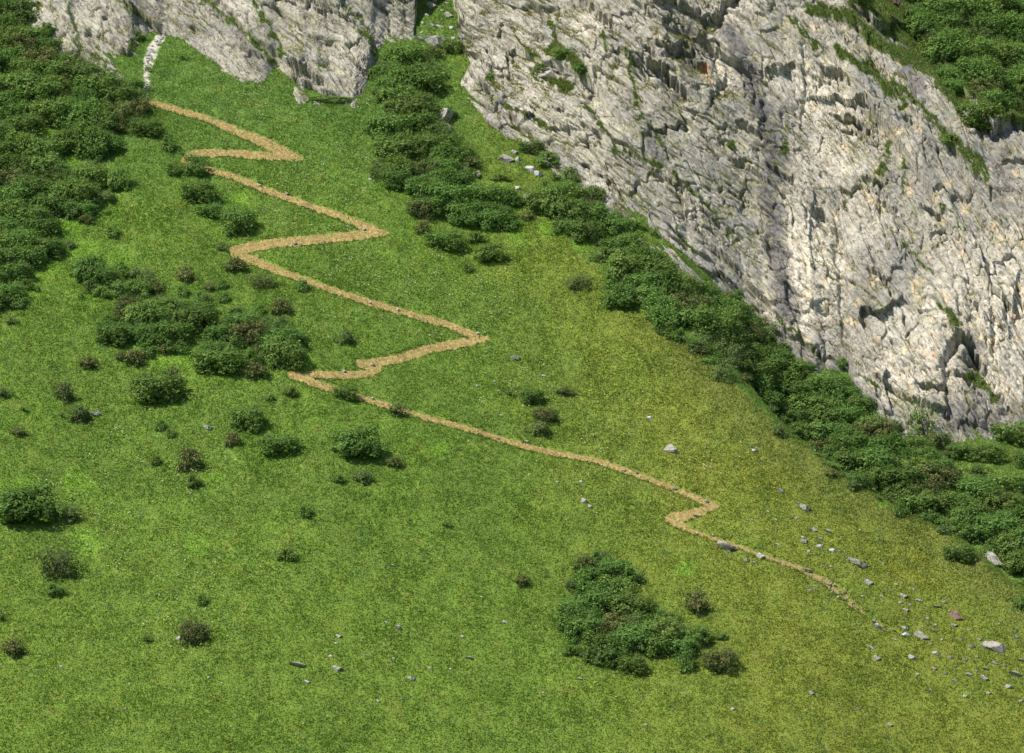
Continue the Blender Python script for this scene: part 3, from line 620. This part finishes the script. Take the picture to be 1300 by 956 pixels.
def addvar(size, tone, k, r, leaf, nl, nleaf, loose=0.0):
    me, V, C = crown_mesh('crown', r, tone, hash((size, tone, k)) % 1000 if False else (len(VAR)*13+5), leaf, nl, nleaf, loose); me.materials.append(M_leaf)
    VAR.setdefault((size, tone), []).append((me, V, C, r))
for k in range(3): addvar('L', 'dark', k, 2.0, .23, 62, 52)
for k in range(2): addvar('L', 'olive', k, 2.0, .23, 62, 50)
addvar('L', 'brown', 0, 2.0, .22, 60, 46, .3); addvar('L', 'grey', 0, 2.0, .20, 54, 34, .6); addvar('L', 'pale', 0, 2.0, .22, 42, 22, .9)
for tn, lo_ in (('dark', .1), ('olive', .2), ('brown', .5), ('grey', .6)):
    for k in range(2): addvar('M', tn, k, 1.2, .19, 34, 36, lo_)
for tn, lo_ in (('dark', .3), ('brown', .6), ('grey', .6), ('olive', .3)): addvar('S', tn, 0, .7, .16, 18, 24, lo_)
STEM = {'L': stem_mesh('stem', 2.0, 9, 1), 'M': stem_mesh('stem', 1.2, 7, 2), 'S': stem_mesh('stem', .7, 5, 3)}
for s_ in STEM.values(): s_.materials.append(M_bark)
rs = random.Random(5)
def place_shrub(cx, yb, w, h, tone, label=None, group=None, build=True, name='shrub', cat='shrub'):
    P, onrock, dep = hit(cx, yb-h*.5)
    mpp = dep/FPX; rw = w*mpp/2; rh = h*mpp/2
    size = 'L' if rw > 1.55 else ('M' if rw > .85 else 'S')
    vs = VAR.get((size, tone)) or VAR[(size, 'dark')]
    me, V, C, r = rs.choice(vs)
    rd = min(rw, rh*1.4); sc = (rw/r*(-1 if rs.random() < .5 else 1), rd/r, rh/r)
    loc = P+np.array([0, -.30*rd, 0])
    if not build: return (loc, sc, V, C)
    root = bpy.data.objects.new(name, None); COL.objects.link(root); root.location = loc; root.scale = sc; root.empty_display_size = .3
    root['label'] = label; root['category'] = cat
    if group: root['group'] = group
    for nm, m_ in (('crown', me), ('stem', STEM[size])):
        o = bpy.data.objects.new(nm, m_); COL.objects.link(o); o.parent = root
    return root
ISO = [ # centre x, bottom y, width, height, tone, label
 (176, 157, 30, 30, 'brown', 'brown-tinged shrub at the upper end of the path, where the pale stones stop'),
 (189, 178, 40, 24, 'dark', 'low dark shrub just under the first leg of the path, below the brown-tinged one'),
 (214, 202, 22, 28, 'dark', 'dark upright shrub touching the left end of the first hairpin from above'),
 (220, 227, 24, 18, 'dark', 'small dark shrub left of the shrub that covers the uppermost left hairpin'),
 (248, 231, 32, 31, 'dark', 'dark shrub growing over the bend of the uppermost left hairpin of the path'),
 (254, 264, 42, 32, 'dark', 'round dome-shaped dark shrub just below the uppermost left hairpin'),
 (268, 280, 32, 20, 'dark', 'low shrub between the round dome shrub and the larger one lower right'),
 (301, 309, 42, 42, 'dark', 'tall dark shrub directly above the second left hairpin of the path'),
 (283, 322, 13, 12, 'grey', 'tiny greyish bush at the left tip of the second left hairpin'),
 (300, 352, 28, 22, 'brown', 'brownish shrub below the second left hairpin, left one of three in a row'),
 (335, 372, 38, 22, 'grey', 'low greyish shrub below the second left hairpin, middle one of three in a row'),
 (384, 375, 20, 18, 'dark', 'small shrub just under the third leg of the path, rightmost of three in a row'),
 (237, 369, 25, 30, 'brown', 'reddish-brown upright shrub standing above the middle thicket'),
 (152, 250, 32, 34, 'dark', 'round shrub standing right beside the left thicket on open grass'),
 (118, 213, 48, 48, 'dark', 'big rounded shrub bulging out of the left thicket with a dark underside'),
 (143, 306, 22, 18, 'dark', 'small shrub at the lower right fringe of the left thicket'),
 (115, 368, 44, 40, 'dark', 'shrub at the upper left corner of the middle thicket'),
 (438, 445, 21, 24, 'grey', 'lone spiky bush between the third leg and the third left hairpin'),
 (357, 408, 27, 26, 'brown', 'reddish shrub at the upper right edge of the middle thicket'),
 (281, 481, 62, 36, 'dark', 'wide dark shrub at the lower edge of the middle thicket'),
 (326, 489, 29, 26, 'brown', 'small brownish shrub at the lower edge of the middle thicket near the path hairpin'),
 (356, 476, 44, 44, 'dark', 'tall dark shrub touching the left tip of the third left hairpin'),
 (198, 519, 64, 42, 'dark', 'large round dark shrub alone on the grass below the middle thicket'),
 (219, 508, 26, 38, 'brown', 'rust-brown shrub grown into the right side of the large round lone shrub'),
 (83, 521, 28, 34, 'grey', 'thin grey-green shrub left of the flat pale slab'),
 (99, 541, 30, 24, 'grey', 'low grey-green bush touching the left end of the flat pale slab'),
 (30, 526, 13, 11, 'dark', 'tiny dark bush left of the thin grey-green shrub'),
 (24, 557, 22, 14, 'brown', 'small brownish bush near the left edge, under a tiny dark bush'),
 (6, 508, 18, 14, 'grey', 'small bush cut by the left edge halfway down'),
 (112, 472, 24, 18, 'brown', 'small brown bush below the left end of the middle thicket'),
 (172, 470, 28, 24, 'brown', 'brown bush just below the middle thicket, above the large round lone shrub'),
 (343, 513, 16, 13, 'dark', 'tiny dark bush under the third left hairpin, left of two'),
 (369, 506, 21, 14, 'olive', 'tiny green bush under the third left hairpin, right of two'),
 (316, 557, 42, 40, 'dark', 'round dark shrub, upper one of the trio right of the small grey stone'),
 (296, 575, 21, 24, 'brown', 'small brown shrub, lower left one of the trio right of the small grey stone'),
 (352, 583, 50, 29, 'dark', 'wide dark shrub, lower right one of the trio right of the small grey stone'),
 (203, 551, 20, 17, 'dark', 'small dark bush left of the small grey stone, upper of a touching pair'),
 (217, 559, 17, 14, 'dark', 'small dark bush left of the small grey stone, lower of a touching pair'),
 (198, 593, 18, 13, 'dark', 'small dark bush left of the tall reddish shrub'),
 (241, 612, 30, 40, 'brown', 'tall reddish shrub with loose branches on the lower left meadow'),
 (246, 623, 22, 18, 'dark', 'dark green bush at the foot of the tall reddish shrub'),
 (440, 511, 31, 20, 'dark', 'dark bush overlapping the start of the long lower leg of the path'),
 (506, 532, 25, 19, 'grey', 'small bush on the lower edge of the long lower leg of the path'),
 (457, 589, 60, 42, 'dark', 'large spreading shrub in the meadow below the long lower leg'),
 (431, 562, 26, 14, 'dark', 'low bush at the upper left of the large spreading meadow shrub'),
 (502, 598, 22, 17, 'brown', 'reddish-brown small bush right of the large spreading meadow shrub'),
 (462, 617, 28, 18, 'grey', 'low grey-green bush under the large spreading meadow shrub'),
 (430, 616, 18, 12, 'dark', 'faint small bush lower left of the large spreading meadow shrub'),
 (674, 517, 30, 22, 'dark', 'dark bush, topmost of three in a column above the long lower leg'),
 (690, 540, 31, 22, 'brown', 'brown-green bush, middle of three in a column above the long lower leg'),
 (684, 557, 27, 20, 'grey', 'faded bush, lowest of three in a column above the long lower leg'),
 (647, 506, 13, 11, 'dark', 'tiny dark bush left of the column of three bushes'),
 (719, 505, 27, 12, 'grey', 'flat faint bush right of the column of three bushes'),
 (623, 338, 38, 26, 'dark', 'dome-shaped shrub below the gully thicket on the open slope'),
 (594, 350, 16, 14, 'dark', 'tiny dark bush lower left of the dome-shaped shrub under the gully thicket'),
 (566, 323, 46, 28, 'dark', 'wide shrub at the lower end of the gully thicket, right of the second right hairpin'),
 (538, 306, 20, 24, 'brown', 'brownish bush right of the tip of the second right hairpin'),
 (603, 312, 26, 16, 'olive', 'light green low bush between two shrubs under the gully thicket'),
 (736, 372, 38, 22, 'grey', 'slanting bush with a dark shadow left of the big lone shrub by the long band'),
 (784, 399, 44, 36, 'dark', 'big lone shrub standing just below the long shrub band'),
 (851, 434, 22, 16, 'dark', 'small dark bush at the lower edge of the long shrub band, next to bright herbs'),
 (990, 562, 18, 22, 'grey', 'single bush on the skyline of the rib in front of the long shrub band'),
 (37, 672, 80, 50, 'dark', 'broad dark shrub at the left edge of the lower meadow'),
 (91, 668, 28, 24, 'grey', 'loose grey bush at the right end of the broad left-edge shrub'),
 (73, 742, 54, 46, 'grey', 'loose see-through shrub below the broad left-edge shrub'),
 (70, 758, 28, 16, 'dark', 'dark low bush at the foot of the loose see-through shrub'),
 (388, 662, 22, 19, 'dark', 'lone small dark bush in the mid lower meadow'),
 (364, 717, 25, 21, 'olive', 'lone green bush below the small dark one of the mid lower meadow'),
 (257, 772, 18, 16, 'dark', 'small dark bush above the bush with the pale stone'),
 (186, 821, 12, 16, 'dark', 'narrow upright tiny bush left of the bush with the pale stone'),
 (245, 825, 35, 37, 'brown', 'brown-topped bush with a pale stone at its left side'),
 (19, 840, 30, 27, 'brown', 'brownish bush in the lower left corner of the meadow'),
 (2, 800, 12, 30, 'olive', 'green bush cut by the left edge near the lower left corner'),
 (567, 672, 15, 11, 'dark', 'tiny dark bush alone in the middle of the lower meadow'),
 (663, 747, 20, 16, 'brown', 'small brown bush left of the lower thicket'),
 (870, 865, 27, 36, 'dark', 'upright dark shrub below the lower thicket, left of the brown-topped one'),
 (915, 858, 42, 34, 'brown', 'brown-topped shrub at the lower right of the lower thicket'),
 (803, 860, 34, 28, 'dark', 'dark shrub hanging under the lower thicket'),
 (886, 794, 30, 42, 'brown', 'twiggy brownish shrub rising at the right end of the lower thicket'),
 (889, 823, 32, 24, 'dark', 'dark shrub under the twiggy brownish one at the right end of the lower thicket'),
 (916, 814, 20, 10, 'olive', 'flat little bush right of the lower thicket'),
 (1218, 717, 38, 24, 'dark', 'shrub on the far edge of the rib, left of the pale rock'),
 (1248, 737, 28, 20, 'grey', 'shrub on the far edge of the rib, in front of the pale rock'),
 (1297, 777, 24, 20, 'dark', 'shrub at the right edge on the crest of the rib'),
 (675, 198, 30, 18, 'dark', 'shrub at the foot of the cliff above the boulder meadow'),
 (634, 232, 26, 10, 'olive', 'flat green shrub among the boulders of the high meadow'),
 (560, 204, 26, 20, 'brown', 'brown-tinged shrub under the boulder in the gully thicket'),
 (572, 156, 20, 18, 'dark', 'dark shrub just right of the boulder in the gully thicket'),
 (573, 72, 30, 22, 'olive', 'green shrub below the large angular boulder of the upper gully'),
 (415, 132, 60, 10, 'olive', 'bright low shrubbery along the foot of the left cliff'),
 (188, 96, 10, 12, 'dark', 'little dark bush sitting in the middle of the pale stone chute'),
 (177, 56, 18, 14, 'dark', 'bush at the cliff foot left of the top of the stone chute'),
 (232, 78, 12, 8, 'dark', 'tiny bush on the grass right of the stone chute'),
 (1245, 590, 60, 26, 'olive', 'wide leafy shrub on the grassy saddle below the right cliff'),
 (1285, 572, 50, 34, 'dark', 'dark shrub at the cliff foot by the right edge'),
 (1190, 572, 30, 22, 'olive', 'green shrub right of the pale young tree at the cliff foot'),
 (1280, 632, 46, 30, 'dark', 'dark shrub on the grassy saddle near the right edge'),
 (1298, 600, 30, 26, 'dark', 'upper shrub cut by the right edge on the grassy saddle'),
 (1252, 640, 26, 18, 'grey', 'faded bush left of the dark shrub on the grassy saddle'),
 (1216, 586, 34, 22, 'dark', 'dark shrub in the hollow under the right cliff foot'),
 (1300, 655, 26, 24, 'olive', 'lower shrub cut by the right edge on the grassy saddle'),
 (1160, 576, 34, 20, 'dark', 'dark low shrub in front of the pale young tree'),
 (688, 92, 20, 10, 'olive', 'green cushion shrub on the ledge of the right cliff, left of the loose slabs'),
 (712, 78, 28, 16, 'olive', 'leafy shrub on the grassy ledge of the right cliff, above the loose slabs'),
 (736, 94, 20, 12, 'dark', 'dark cushion shrub on the ledge right of the loose slabs'),
 (624, 104, 10, 10, 'dark', 'small dark cushion growing alone on the grey cliff slab'),
 (1090, 10, 34, 18, 'dark', 'dark shrub at the top edge above the cliff grass, left of the top thicket'),
 (1238, 168, 56, 36, 'dark', 'rounded shrub hanging from the lower tip of the top right thicket'),
 (1206, 186, 26, 14, 'olive', 'green shrub on the ledge under the top right thicket'),
 (830, 304, 14, 12, 'dark', 'small dark shrub on the rock sliver above the long band'),
]
for cx, yb, w, h, tone, lab in ISO: place_shrub(cx, yb, w*1.04, h*1.06, tone, lab)
place_shrub(1166, 552, 44, 40, 'pale', 'pale yellow-green young tree with airy crown at the foot of the cliff', name='tree', cat='tree')
LAB = {'left': ('dark green alder shrub in the dense thicket along the left edge', 'shrubs of the left thicket'), 'middle': ('green shrub in the thicket left of the third left hairpin', 'shrubs of the middle thicket'),
 'gully': ('dark green shrub in the thicket below the grassy gully', 'shrubs of the gully thicket'), 'band': ('shrub in the long thicket band between the rib and the cliff', 'shrubs of the long band under the cliff'),
 'top': ('dark green shrub in the thicket above the cliff at upper right', 'shrubs of the thicket above the cliff'), 'lower': ('dark green shrub in the thicket at the lower right of the meadow', 'shrubs of the lower thicket')}
cand = []
for key, poly in MASS.items():
    xs = [p[0] for p in poly]; ys = [p[1] for p in poly]; sx, sy = (27, 17)
    if key in ('top', 'band'): sx, sy = (25, 16)
    yy = min(ys); row = 0
    while yy < max(ys)+10:
        xx = min(xs)+(row % 2)*sx/2
        while xx < max(xs):
            qx_ = xx+rs.uniform(-.38, .38)*sx; qy_ = yy+rs.uniform(-.38, .38)*sy; xx += sx
            if not inpoly(np.array([qx_]), np.array([qy_]), poly)[0]: continue
            if any(math.hypot(qx_-a, qy_-b) < r for a, b, r in HOLES[key]): continue
            dx = min(segdist(np.array([qx_]), np.array([qy_]), poly+[poly[0]])[0][0], 20)
            w = rs.uniform(33, 58)*(.66+.34*dx/20)*(.88 if key == 'middle' else 1); h = w*rs.uniform(.68, .9)
            if not (-25 < qx_ < 1325 and qy_ > -25): continue
            tn = rs.choices(['dark', 'olive', 'brown', 'grey'], [.55, .33, .06, .06])[0]
            cand.append((w*h, key, qx_, qy_+h*.5, w, h, tn))
        yy += sy; row += 1
cand.sort(key=lambda c: -c[0]); nind = 298-len(ISO)
log('shrub candidates %d' % len(cand))
TV = []; TC = []
for i, (_, key, a, b, w, h, tn) in enumerate(cand):
    if i < nind: place_shrub(a, b, w, h, tn, LAB[key][0], LAB[key][1])
    else:
        loc, sc, V, C = place_shrub(a, b, w, h, tn, build=False)
        TV.append(V*np.array(sc)+loc); TC.append(C*rs.uniform(.8, 1.25))
for key, poly in MASS.items():
    xs = [p[0] for p in poly]; ys = [p[1] for p in poly]
    for q in range(int((max(xs)-min(xs))*(max(ys)-min(ys))/150)):
        a = rs.uniform(min(xs)-10, max(xs)+10); b = rs.uniform(min(ys)-10, max(ys)+10)
        if not (-20 < a < 1320 and b > -20) or not (inpoly(np.array([a]), np.array([b]), poly)[0] or (segdist(np.array([a]), np.array([b]), poly+[poly[0]])[0][0] < 11 and rs.random() < .3)): continue
        if any(math.hypot(a-u, b-v) < r for u, v, r in HOLES[key]): continue
        if key == 'middle' and rs.random() < .15: continue
        w = rs.uniform(10, 24); loc, sc, V, C = place_shrub(a, b+5, w, w*.8, rs.choice(['dark', 'dark', 'olive', 'grey', 'brown']), build=False)
        TV.append(V*np.array(sc)+loc); TC.append(C*rs.uniform(.8, 1.25))
if TV:
    TV = np.concatenate(TV); TC = np.concatenate(TC)
    obj('shrub_thicket', mesh_np('shrub_thicket', TV, np.arange(len(TV)).reshape(-1, 4), 4, np.clip(TC, 0, .5), 'FACE'), M_leaf, kind='stuff', label='smaller dark green shrubs filling the thickets')
log('shrubs done')

# ------------------------------------------------------------------ stones
import bmesh
def stone_mesh(seed, sharp=.5):
    g = np.random.default_rng(seed); bm = bmesh.new(); bmesh.ops.create_icosphere(bm, subdivisions=4, radius=1.0)
    pl = [(v/np.linalg.norm(v), .38+.34*g.random()) for v in g.standard_normal((9, 3))]
    for v in bm.verts:
        p = np.array(v.co)
        for n, d in pl:
            e = p@n-d
            if e > 0: p = p-n*e*.92
        f = 1.25+.06*math.sin(7*p[0]+seed)*math.sin(6*p[1])+.04*g.standard_normal()*.5
        v.co = p*f
    me = bpy.data.meshes.new('stone'); bm.to_mesh(me); bm.free(); return me
SM = {}
def smesh(mat, k):
    if (mat.name, k) not in SM: m_ = stone_mesh(k*7+3); m_.materials.append(mat); SM[(mat.name, k)] = m_
    return SM[(mat.name, k)]
def stone(cx, cy, w, h, mat, label, group=None, name='stone', cat='stone', tilt=.25, dmul=1.0):
    P, _, dep = hit(cx, cy); mpp = dep/FPX
    o = bpy.data.objects.new(name, smesh(mat, rs.randrange(6))); COL.objects.link(o)
    rw = w*mpp/2*1.12; rh = h*mpp/2*1.2; o.location = P+np.array([0, 0, -rh*.12]); o.scale = (rw, (rw*.5+rh*.6)*dmul, rh)
    o.rotation_euler = (0, rs.uniform(-.1, .5)*(1 if w > h else .2) if tilt is None else tilt, 0)
    o['label'] = label; o['category'] = cat
    if group: o['group'] = group
    return o
BIG = [
 (926, 695, 25, 13, M_boul, 'large flat-topped grey boulder with a dark hollow beside the lower path', 'boulder', .45),
 (852, 571, 20, 11, M_boul, 'grey boulder on the slope above the long lower leg of the path', 'boulder', .5),
 (1022, 646, 14, 9, M_stone, 'smooth oval grey boulder among small stones on the right slope', 'boulder', .4),
 (990, 623, 12, 5, M_stone, 'slim slanting pale stone above the oval boulder on the right slope', 'stone', .6),
 (119, 526, 18, 6, M_stone, 'flat pale slab lying in grass beside grey-green bushes', 'stone', 0),
 (264, 544, 12, 7, M_stone, 'small pointed grey stone alone left of the shrub trio', 'stone', .3),
 (556, 56, 28, 18, M_stone, 'large angular pale boulder at the head of the gully thicket', 'boulder', .1),
 (563, 150, 18, 24, M_boul, 'tall grey-pink boulder poking out of the gully thicket', 'boulder', .6),
 (569, 163, 10, 10, M_boul, 'smaller rock just below the boulder in the gully thicket', 'stone', .2),
 (641, 202, 18, 13, M_boul, 'rounded grey boulder on the high meadow under the cliff', 'boulder', .1),
 (653, 194, 9, 6, M_stone, 'small stone just upper right of the rounded boulder of the high meadow', 'stone', 0),
 (657, 204, 8, 8, M_stone, 'small stone touching the right side of the rounded boulder of the high meadow', 'stone', .2),
 (674, 216, 16, 8, M_white, 'upper piece of the long white rock on the high meadow', 'stone', .6),
 (683, 222, 12, 8, M_white, 'lower piece of the long white rock on the high meadow', 'stone', .5),
 (657, 239, 10, 5, M_white, 'small white stone below the long white rock', 'stone', .1),
 (647, 249, 20, 6, M_white, 'long flat white stone lowest on the high meadow', 'stone', .2),
 (668, 251, 10, 8, M_stone, 'grey stone right of the long flat white stone at the thicket edge', 'stone', 0),
 (607, 223, 6, 10, M_stone, 'narrow upright pale stone at the edge of the gully thicket', 'stone', .3),
 (1260, 713, 26, 15, M_stone, 'pale rock behind the rib at the lower end of the long shrub band', 'boulder', .7),
 (654, 455, 14, 6, M_stone, 'pale stone in the meadow right of the third right hairpin', 'stone', .1),
 (741, 636, 10, 7, M_stone, 'pale stone in the meadow below the long lower leg', 'stone', .2),
 (749, 643, 8, 4, M_stone, 'smaller stone just lower right of the pale stone below the long lower leg', 'stone', .2),
 (505, 797, 8, 8, M_stone, 'squarish pale stone in the lower middle of the meadow', 'stone', .1),
 (376, 843, 18, 6, M_stone, 'flat broad pale stone low in the meadow', 'stone', .1),
 (227, 812, 8, 7, M_stone, 'pale stone at the left side of the brown-topped bush', 'stone', .4),
 (1214, 783, 17, 10, M_brown, 'dark reddish-brown stone among pale ones on the right slope', 'stone', .7),
 (1265, 824, 34, 13, M_boul, 'broad mossy grey outcrop low on the right slope', 'boulder', .4),
 (1112, 795, 9, 8, M_white, 'bright white stone beside the lower end of the path', 'stone', .1),
 (1090, 716, 26, 8, M_stone, 'long broken pale rock on the right slope above the lower path', 'stone', .5),
 (1171, 808, 20, 7, M_stone, 'long pale slab right of the lower end of the path', 'stone', .5),
 (966, 706, 11, 6, M_white, 'white stone lying on the path just below the large boulder', 'stone', .3),
 (948, 712, 7, 6, M_stone, 'small stone below the large flat-topped boulder', 'stone', .1),
 (1252, 628, 16, 7, M_stone, 'pale stones lying on the grassy saddle near the right edge', 'stone', .2),
 (696, 76, 14, 9, M_boul, 'grey block on the grassy ledge of the right cliff', 'stone', .5),
 (700, 88, 24, 6, M_white, 'flat white loose slab on the grassy ledge of the right cliff', 'stone', .1),
 (698, 96, 24, 12, M_boul, 'thick grey block under the white slab on the cliff ledge', 'stone', .1),
 (543, 150, 8, 5, M_stone, 'small pale stone among shrubs left of the gully boulder', 'stone', .1),
 (1272, 68, 18, 16, M_stone, 'pale rock showing through the top right thicket', 'stone', .6),
 (1136, 4, 18, 9, M_brown, 'brownish rock at the top edge left of the top right thicket', 'stone', .2),
]
def hollow_boulder():
    bm = bmesh.new(); bmesh.ops.create_icosphere(bm, subdivisions=5, radius=1.0); g = np.random.default_rng(4)
    pl = [(v/np.linalg.norm(v), .5+.3*g.random()) for v in g.standard_normal((10, 3))]+[(np.array([.1, 0, 1.0]), .42)]
    for v in bm.verts:
        p = np.array(v.co)
        for n, d in pl:
            e = p@n-d
            if e > 0: p = p-n*e*.9
        # undercut hollow at the lower right of the front, and a split in the top
        k = math.exp(-(((p[0]-.45)/.33)**2+((p[2]+.15)/.20)**2))*(p[1] < 0); p = p*np.array([1, 1-.95*k, 1-.1*k])
        k2 = math.exp(-((p[0]*.6+p[1]*.8+.15+.06*math.sin(9*p[2]))/.05)**2)*(p[2] > 0); p = p*(1-.16*k2)
        v.co = p*(1.25+.05*math.sin(9*p[0])*math.sin(8*p[1]))
    m_ = bpy.data.meshes.new('boulder'); bm.to_mesh(m_); bm.free(); m_.materials.append(M_boul); return m_
for i, (cx, cy, w, h, mt, lab, cat, tl) in enumerate(BIG):
    o = stone(cx, cy, w, h, mt, lab, name=cat, cat=cat, tilt=tl)
    if i == 0: o.data = hollow_boulder()
SCREE = [(954, 660, 5), (1012, 639, 7), (1007, 655, 5), (1012, 658, 7), (1034, 673, 10), (1027, 671, 6), (1050, 674, 12), (1019, 682, 7), (1040, 684, 10), (1020, 688, 13), (1041, 695, 14), (1057, 700, 12), (1065, 699, 6), (1027, 700, 7), (987, 691, 7), (957, 714, 6), (1077, 711, 7), (1055, 720, 7), (1025, 724, 10), (1036, 745, 8), (1028, 750, 8), (1049, 762, 7),
 (1103, 740, 14), (1147, 757, 13), (1166, 762, 10), (1199, 765, 8), (1188, 770, 10), (1150, 775, 11), (1082, 771, 4), (1149, 798, 12), (1150, 806, 12), (1136, 812, 7), (1176, 786, 9), (1188, 794, 8), (1183, 800, 8), (1211, 794, 11), (1106, 822, 12), (1113, 836, 13), (1157, 835, 15), (1233, 821, 11), (1188, 830, 13), (1207, 835, 9), (1225, 838, 10), (1289, 809, 10), (1275, 845, 8),
 (1287, 855, 18), (1186, 849, 9), (1200, 855, 8), (1251, 849, 9), (1212, 846, 8), (1250, 861, 14), (1091, 793, 7), (1088, 804, 8), (1098, 735, 6), (1122, 716, 5), (1138, 742, 7), (1160, 748, 6), (1172, 772, 5), (1205, 776, 5), (1230, 800, 6), (1243, 812, 7), (1146, 786, 6), (1120, 757, 7), (1095, 757, 6), (1196, 812, 6), (1182, 818, 7), (1135, 800, 5), (1170, 796, 6), (1220, 812, 6), (1262, 842, 9), (1240, 834, 7),
 (1128, 728, 6), (1084, 726, 5), (1110, 760, 5), (1295, 838, 9), (1230, 856, 9), (1165, 856, 6), (1143, 765, 8), (1155, 768, 6), (1240, 852, 6), (1212, 864, 9), (1280, 872, 12), (1255, 880, 10), (1296, 890, 10), (1225, 884, 9), (1180, 876, 8), (1060, 742, 5), (1072, 752, 6), (1056, 752, 5), (1045, 715, 5), (1000, 668, 4), (985, 660, 4), (975, 650, 5), (965, 655, 4), (1130, 750, 5), (1192, 760, 4), (1268, 792, 6)]
for a, b, w in SCREE:
    stone(a, b, w*.84, max(2.6, w*rs.uniform(.32, .5)), rs.choice([M_stone, M_stone, M_white, M_boul, M_boul]), 'small pale stone strewn with many others over the lower right slope', 'stones strewn over the right slope', tilt=None)
for a, b, w in [(689, 477, 6), (605, 490, 5), (628, 485, 5), (635, 528, 7), (825, 531, 8), (498, 718, 6), (430, 808, 8), (427, 817, 5), (420, 833, 6), (428, 849, 13), (522, 862, 11), (487, 820, 5), (78, 847, 7), (595, 835, 8), (490, 790, 5), (738, 612, 6), (708, 612, 5), (587, 808, 5), (957, 572, 8), (470, 228, 5), (640, 790, 7), (735, 862, 7), (572, 850, 4), (545, 848, 4), (500, 836, 4), (466, 832, 5), (720, 660, 4), (265, 860, 6), (390, 866, 8), (690, 880, 5), (620, 900, 6), (480, 890, 5), (300, 910, 5), (160, 900, 5), (820, 920, 6), (930, 900, 7), (1030, 880, 8), (1090, 900, 7), (1130, 920, 8)]:
    stone(a, b, w, max(3, w*.5), rs.choice([M_stone, M_white]), 'tiny pale stone lying alone in the open green meadow', 'tiny stones scattered on the meadow', tilt=None)
for a, b, w in [(364, 246, 5), (374, 309, 6), (440, 288, 6), (462, 291, 5), (473, 463, 7), (505, 393, 4), (437, 471, 5), (607, 423, 5), (616, 422, 4), (473, 505, 4), (470, 384, 4), (668, 560, 5), (793, 597, 5), (808, 600, 4), (330, 235, 5), (632, 556, 4), (897, 636, 6), (882, 654, 5), (856, 620, 7), (440, 505, 4), (1025, 724, 9), (1052, 741, 5), (905, 679, 4), (885, 677, 4), (1064, 758, 6), (1108, 788, 6), (1122, 800, 5)]:
    stone(a, b, w, max(2.6, w*.5), rs.choice([M_stone, M_white]), 'small pale stone lying on the tan zigzag path', 'small stones on the path', tilt=None)
for a, b, w in [(548, 8, 14), (541, 20, 8), (537, 30, 6), (536, 42, 7), (548, 32, 10), (556, 34, 12), (570, 20, 12), (573, 36, 9), (575, 50, 11), (582, 53, 6), (583, 61, 5), (532, 50, 12), (545, 47, 8), (530, 66, 6), (561, 14, 5), (566, 4, 7), (552, 2, 6), (560, 26, 4)]:
    stone(a, b, w, max(4, w*.55), rs.choice([M_stone, M_white, M_boul]), 'pale rock in the grassy gully between the two cliffs', 'rocks in the grassy gully', name='rock', cat='rock', tilt=None)
chute = CHUTE
for i in range(110):
    k = rs.uniform(0, len(chute)-1.001); j = int(k); f = k-j; a, b = chute[j], chute[j+1]
    X_ = a[0]+(b[0]-a[0])*f; Y_ = a[1]+(b[1]-a[1])*f; w_ = a[2]+(b[2]-a[2])*f
    if 89 < Y_ < 95: continue
    stone(X_+rs.uniform(-1, 1)*w_*.5, Y_, rs.uniform(2.6, 5.5), rs.uniform(1.6, 2.8), rs.choice([M_white, M_white, M_stone]), 'light grey stone packed in the narrow chute above the top of the path', 'stones of the chute above the path', tilt=None)
for a, b, w in [(170, 117, 6), (178, 116, 7), (168, 122, 7), (175, 124, 7), (182, 127, 7), (188, 125, 5), (164, 121, 5), (180, 121, 5), (186, 130, 6)]:
    stone(a, b, w, 3.6, rs.choice([M_stone, M_white]), 'cream stone at the top end of the path below the chute', 'stones at the top end of the path', tilt=None)
log('stones done')

# ------------------------------------------------------------------ light
SUN = np.array([-0.60, -0.46, 0.95]); SUN /= np.linalg.norm(SUN)
el = math.asin(SUN[2]); az = math.atan2(SUN[0], SUN[1])
w = bpy.data.worlds.new('World'); SC.world = w; w.use_nodes = True; t = w.node_tree; t.nodes.clear()
sky = t.nodes.new('ShaderNodeTexSky'); sky.sky_type = 'NISHITA'; sky.sun_disc = False; sky.sun_elevation = el; sky.sun_rotation = az; sky.altitude = 1500
bg = t.nodes.new('ShaderNodeBackground'); bg.inputs['Strength'].default_value = .11; wo = t.nodes.new('ShaderNodeOutputWorld')
t.links.new(sky.outputs[0], bg.inputs[0]); t.links.new(bg.outputs[0], wo.inputs[0])
l = bpy.data.lights.new('sun', 'SUN'); l.energy = 4.5; l.angle = math.radians(.53); l.color = (1, .95, .86); lo = bpy.data.objects.new('sun', l); COL.objects.link(lo)
from mathutils import Vector
lo.rotation_euler = Vector(SUN).to_track_quat('Z', 'Y').to_euler(); lo.location = (-60, -60, 140)
SC.view_settings.view_transform = 'Standard'; SC.view_settings.look = 'None'; SC.view_settings.exposure = 0.85; SC.view_settings.gamma = 1
SC.cycles.max_bounces = 6; SC.cycles.diffuse_bounces = 3; SC.cycles.transmission_bounces = 4
log('all done')
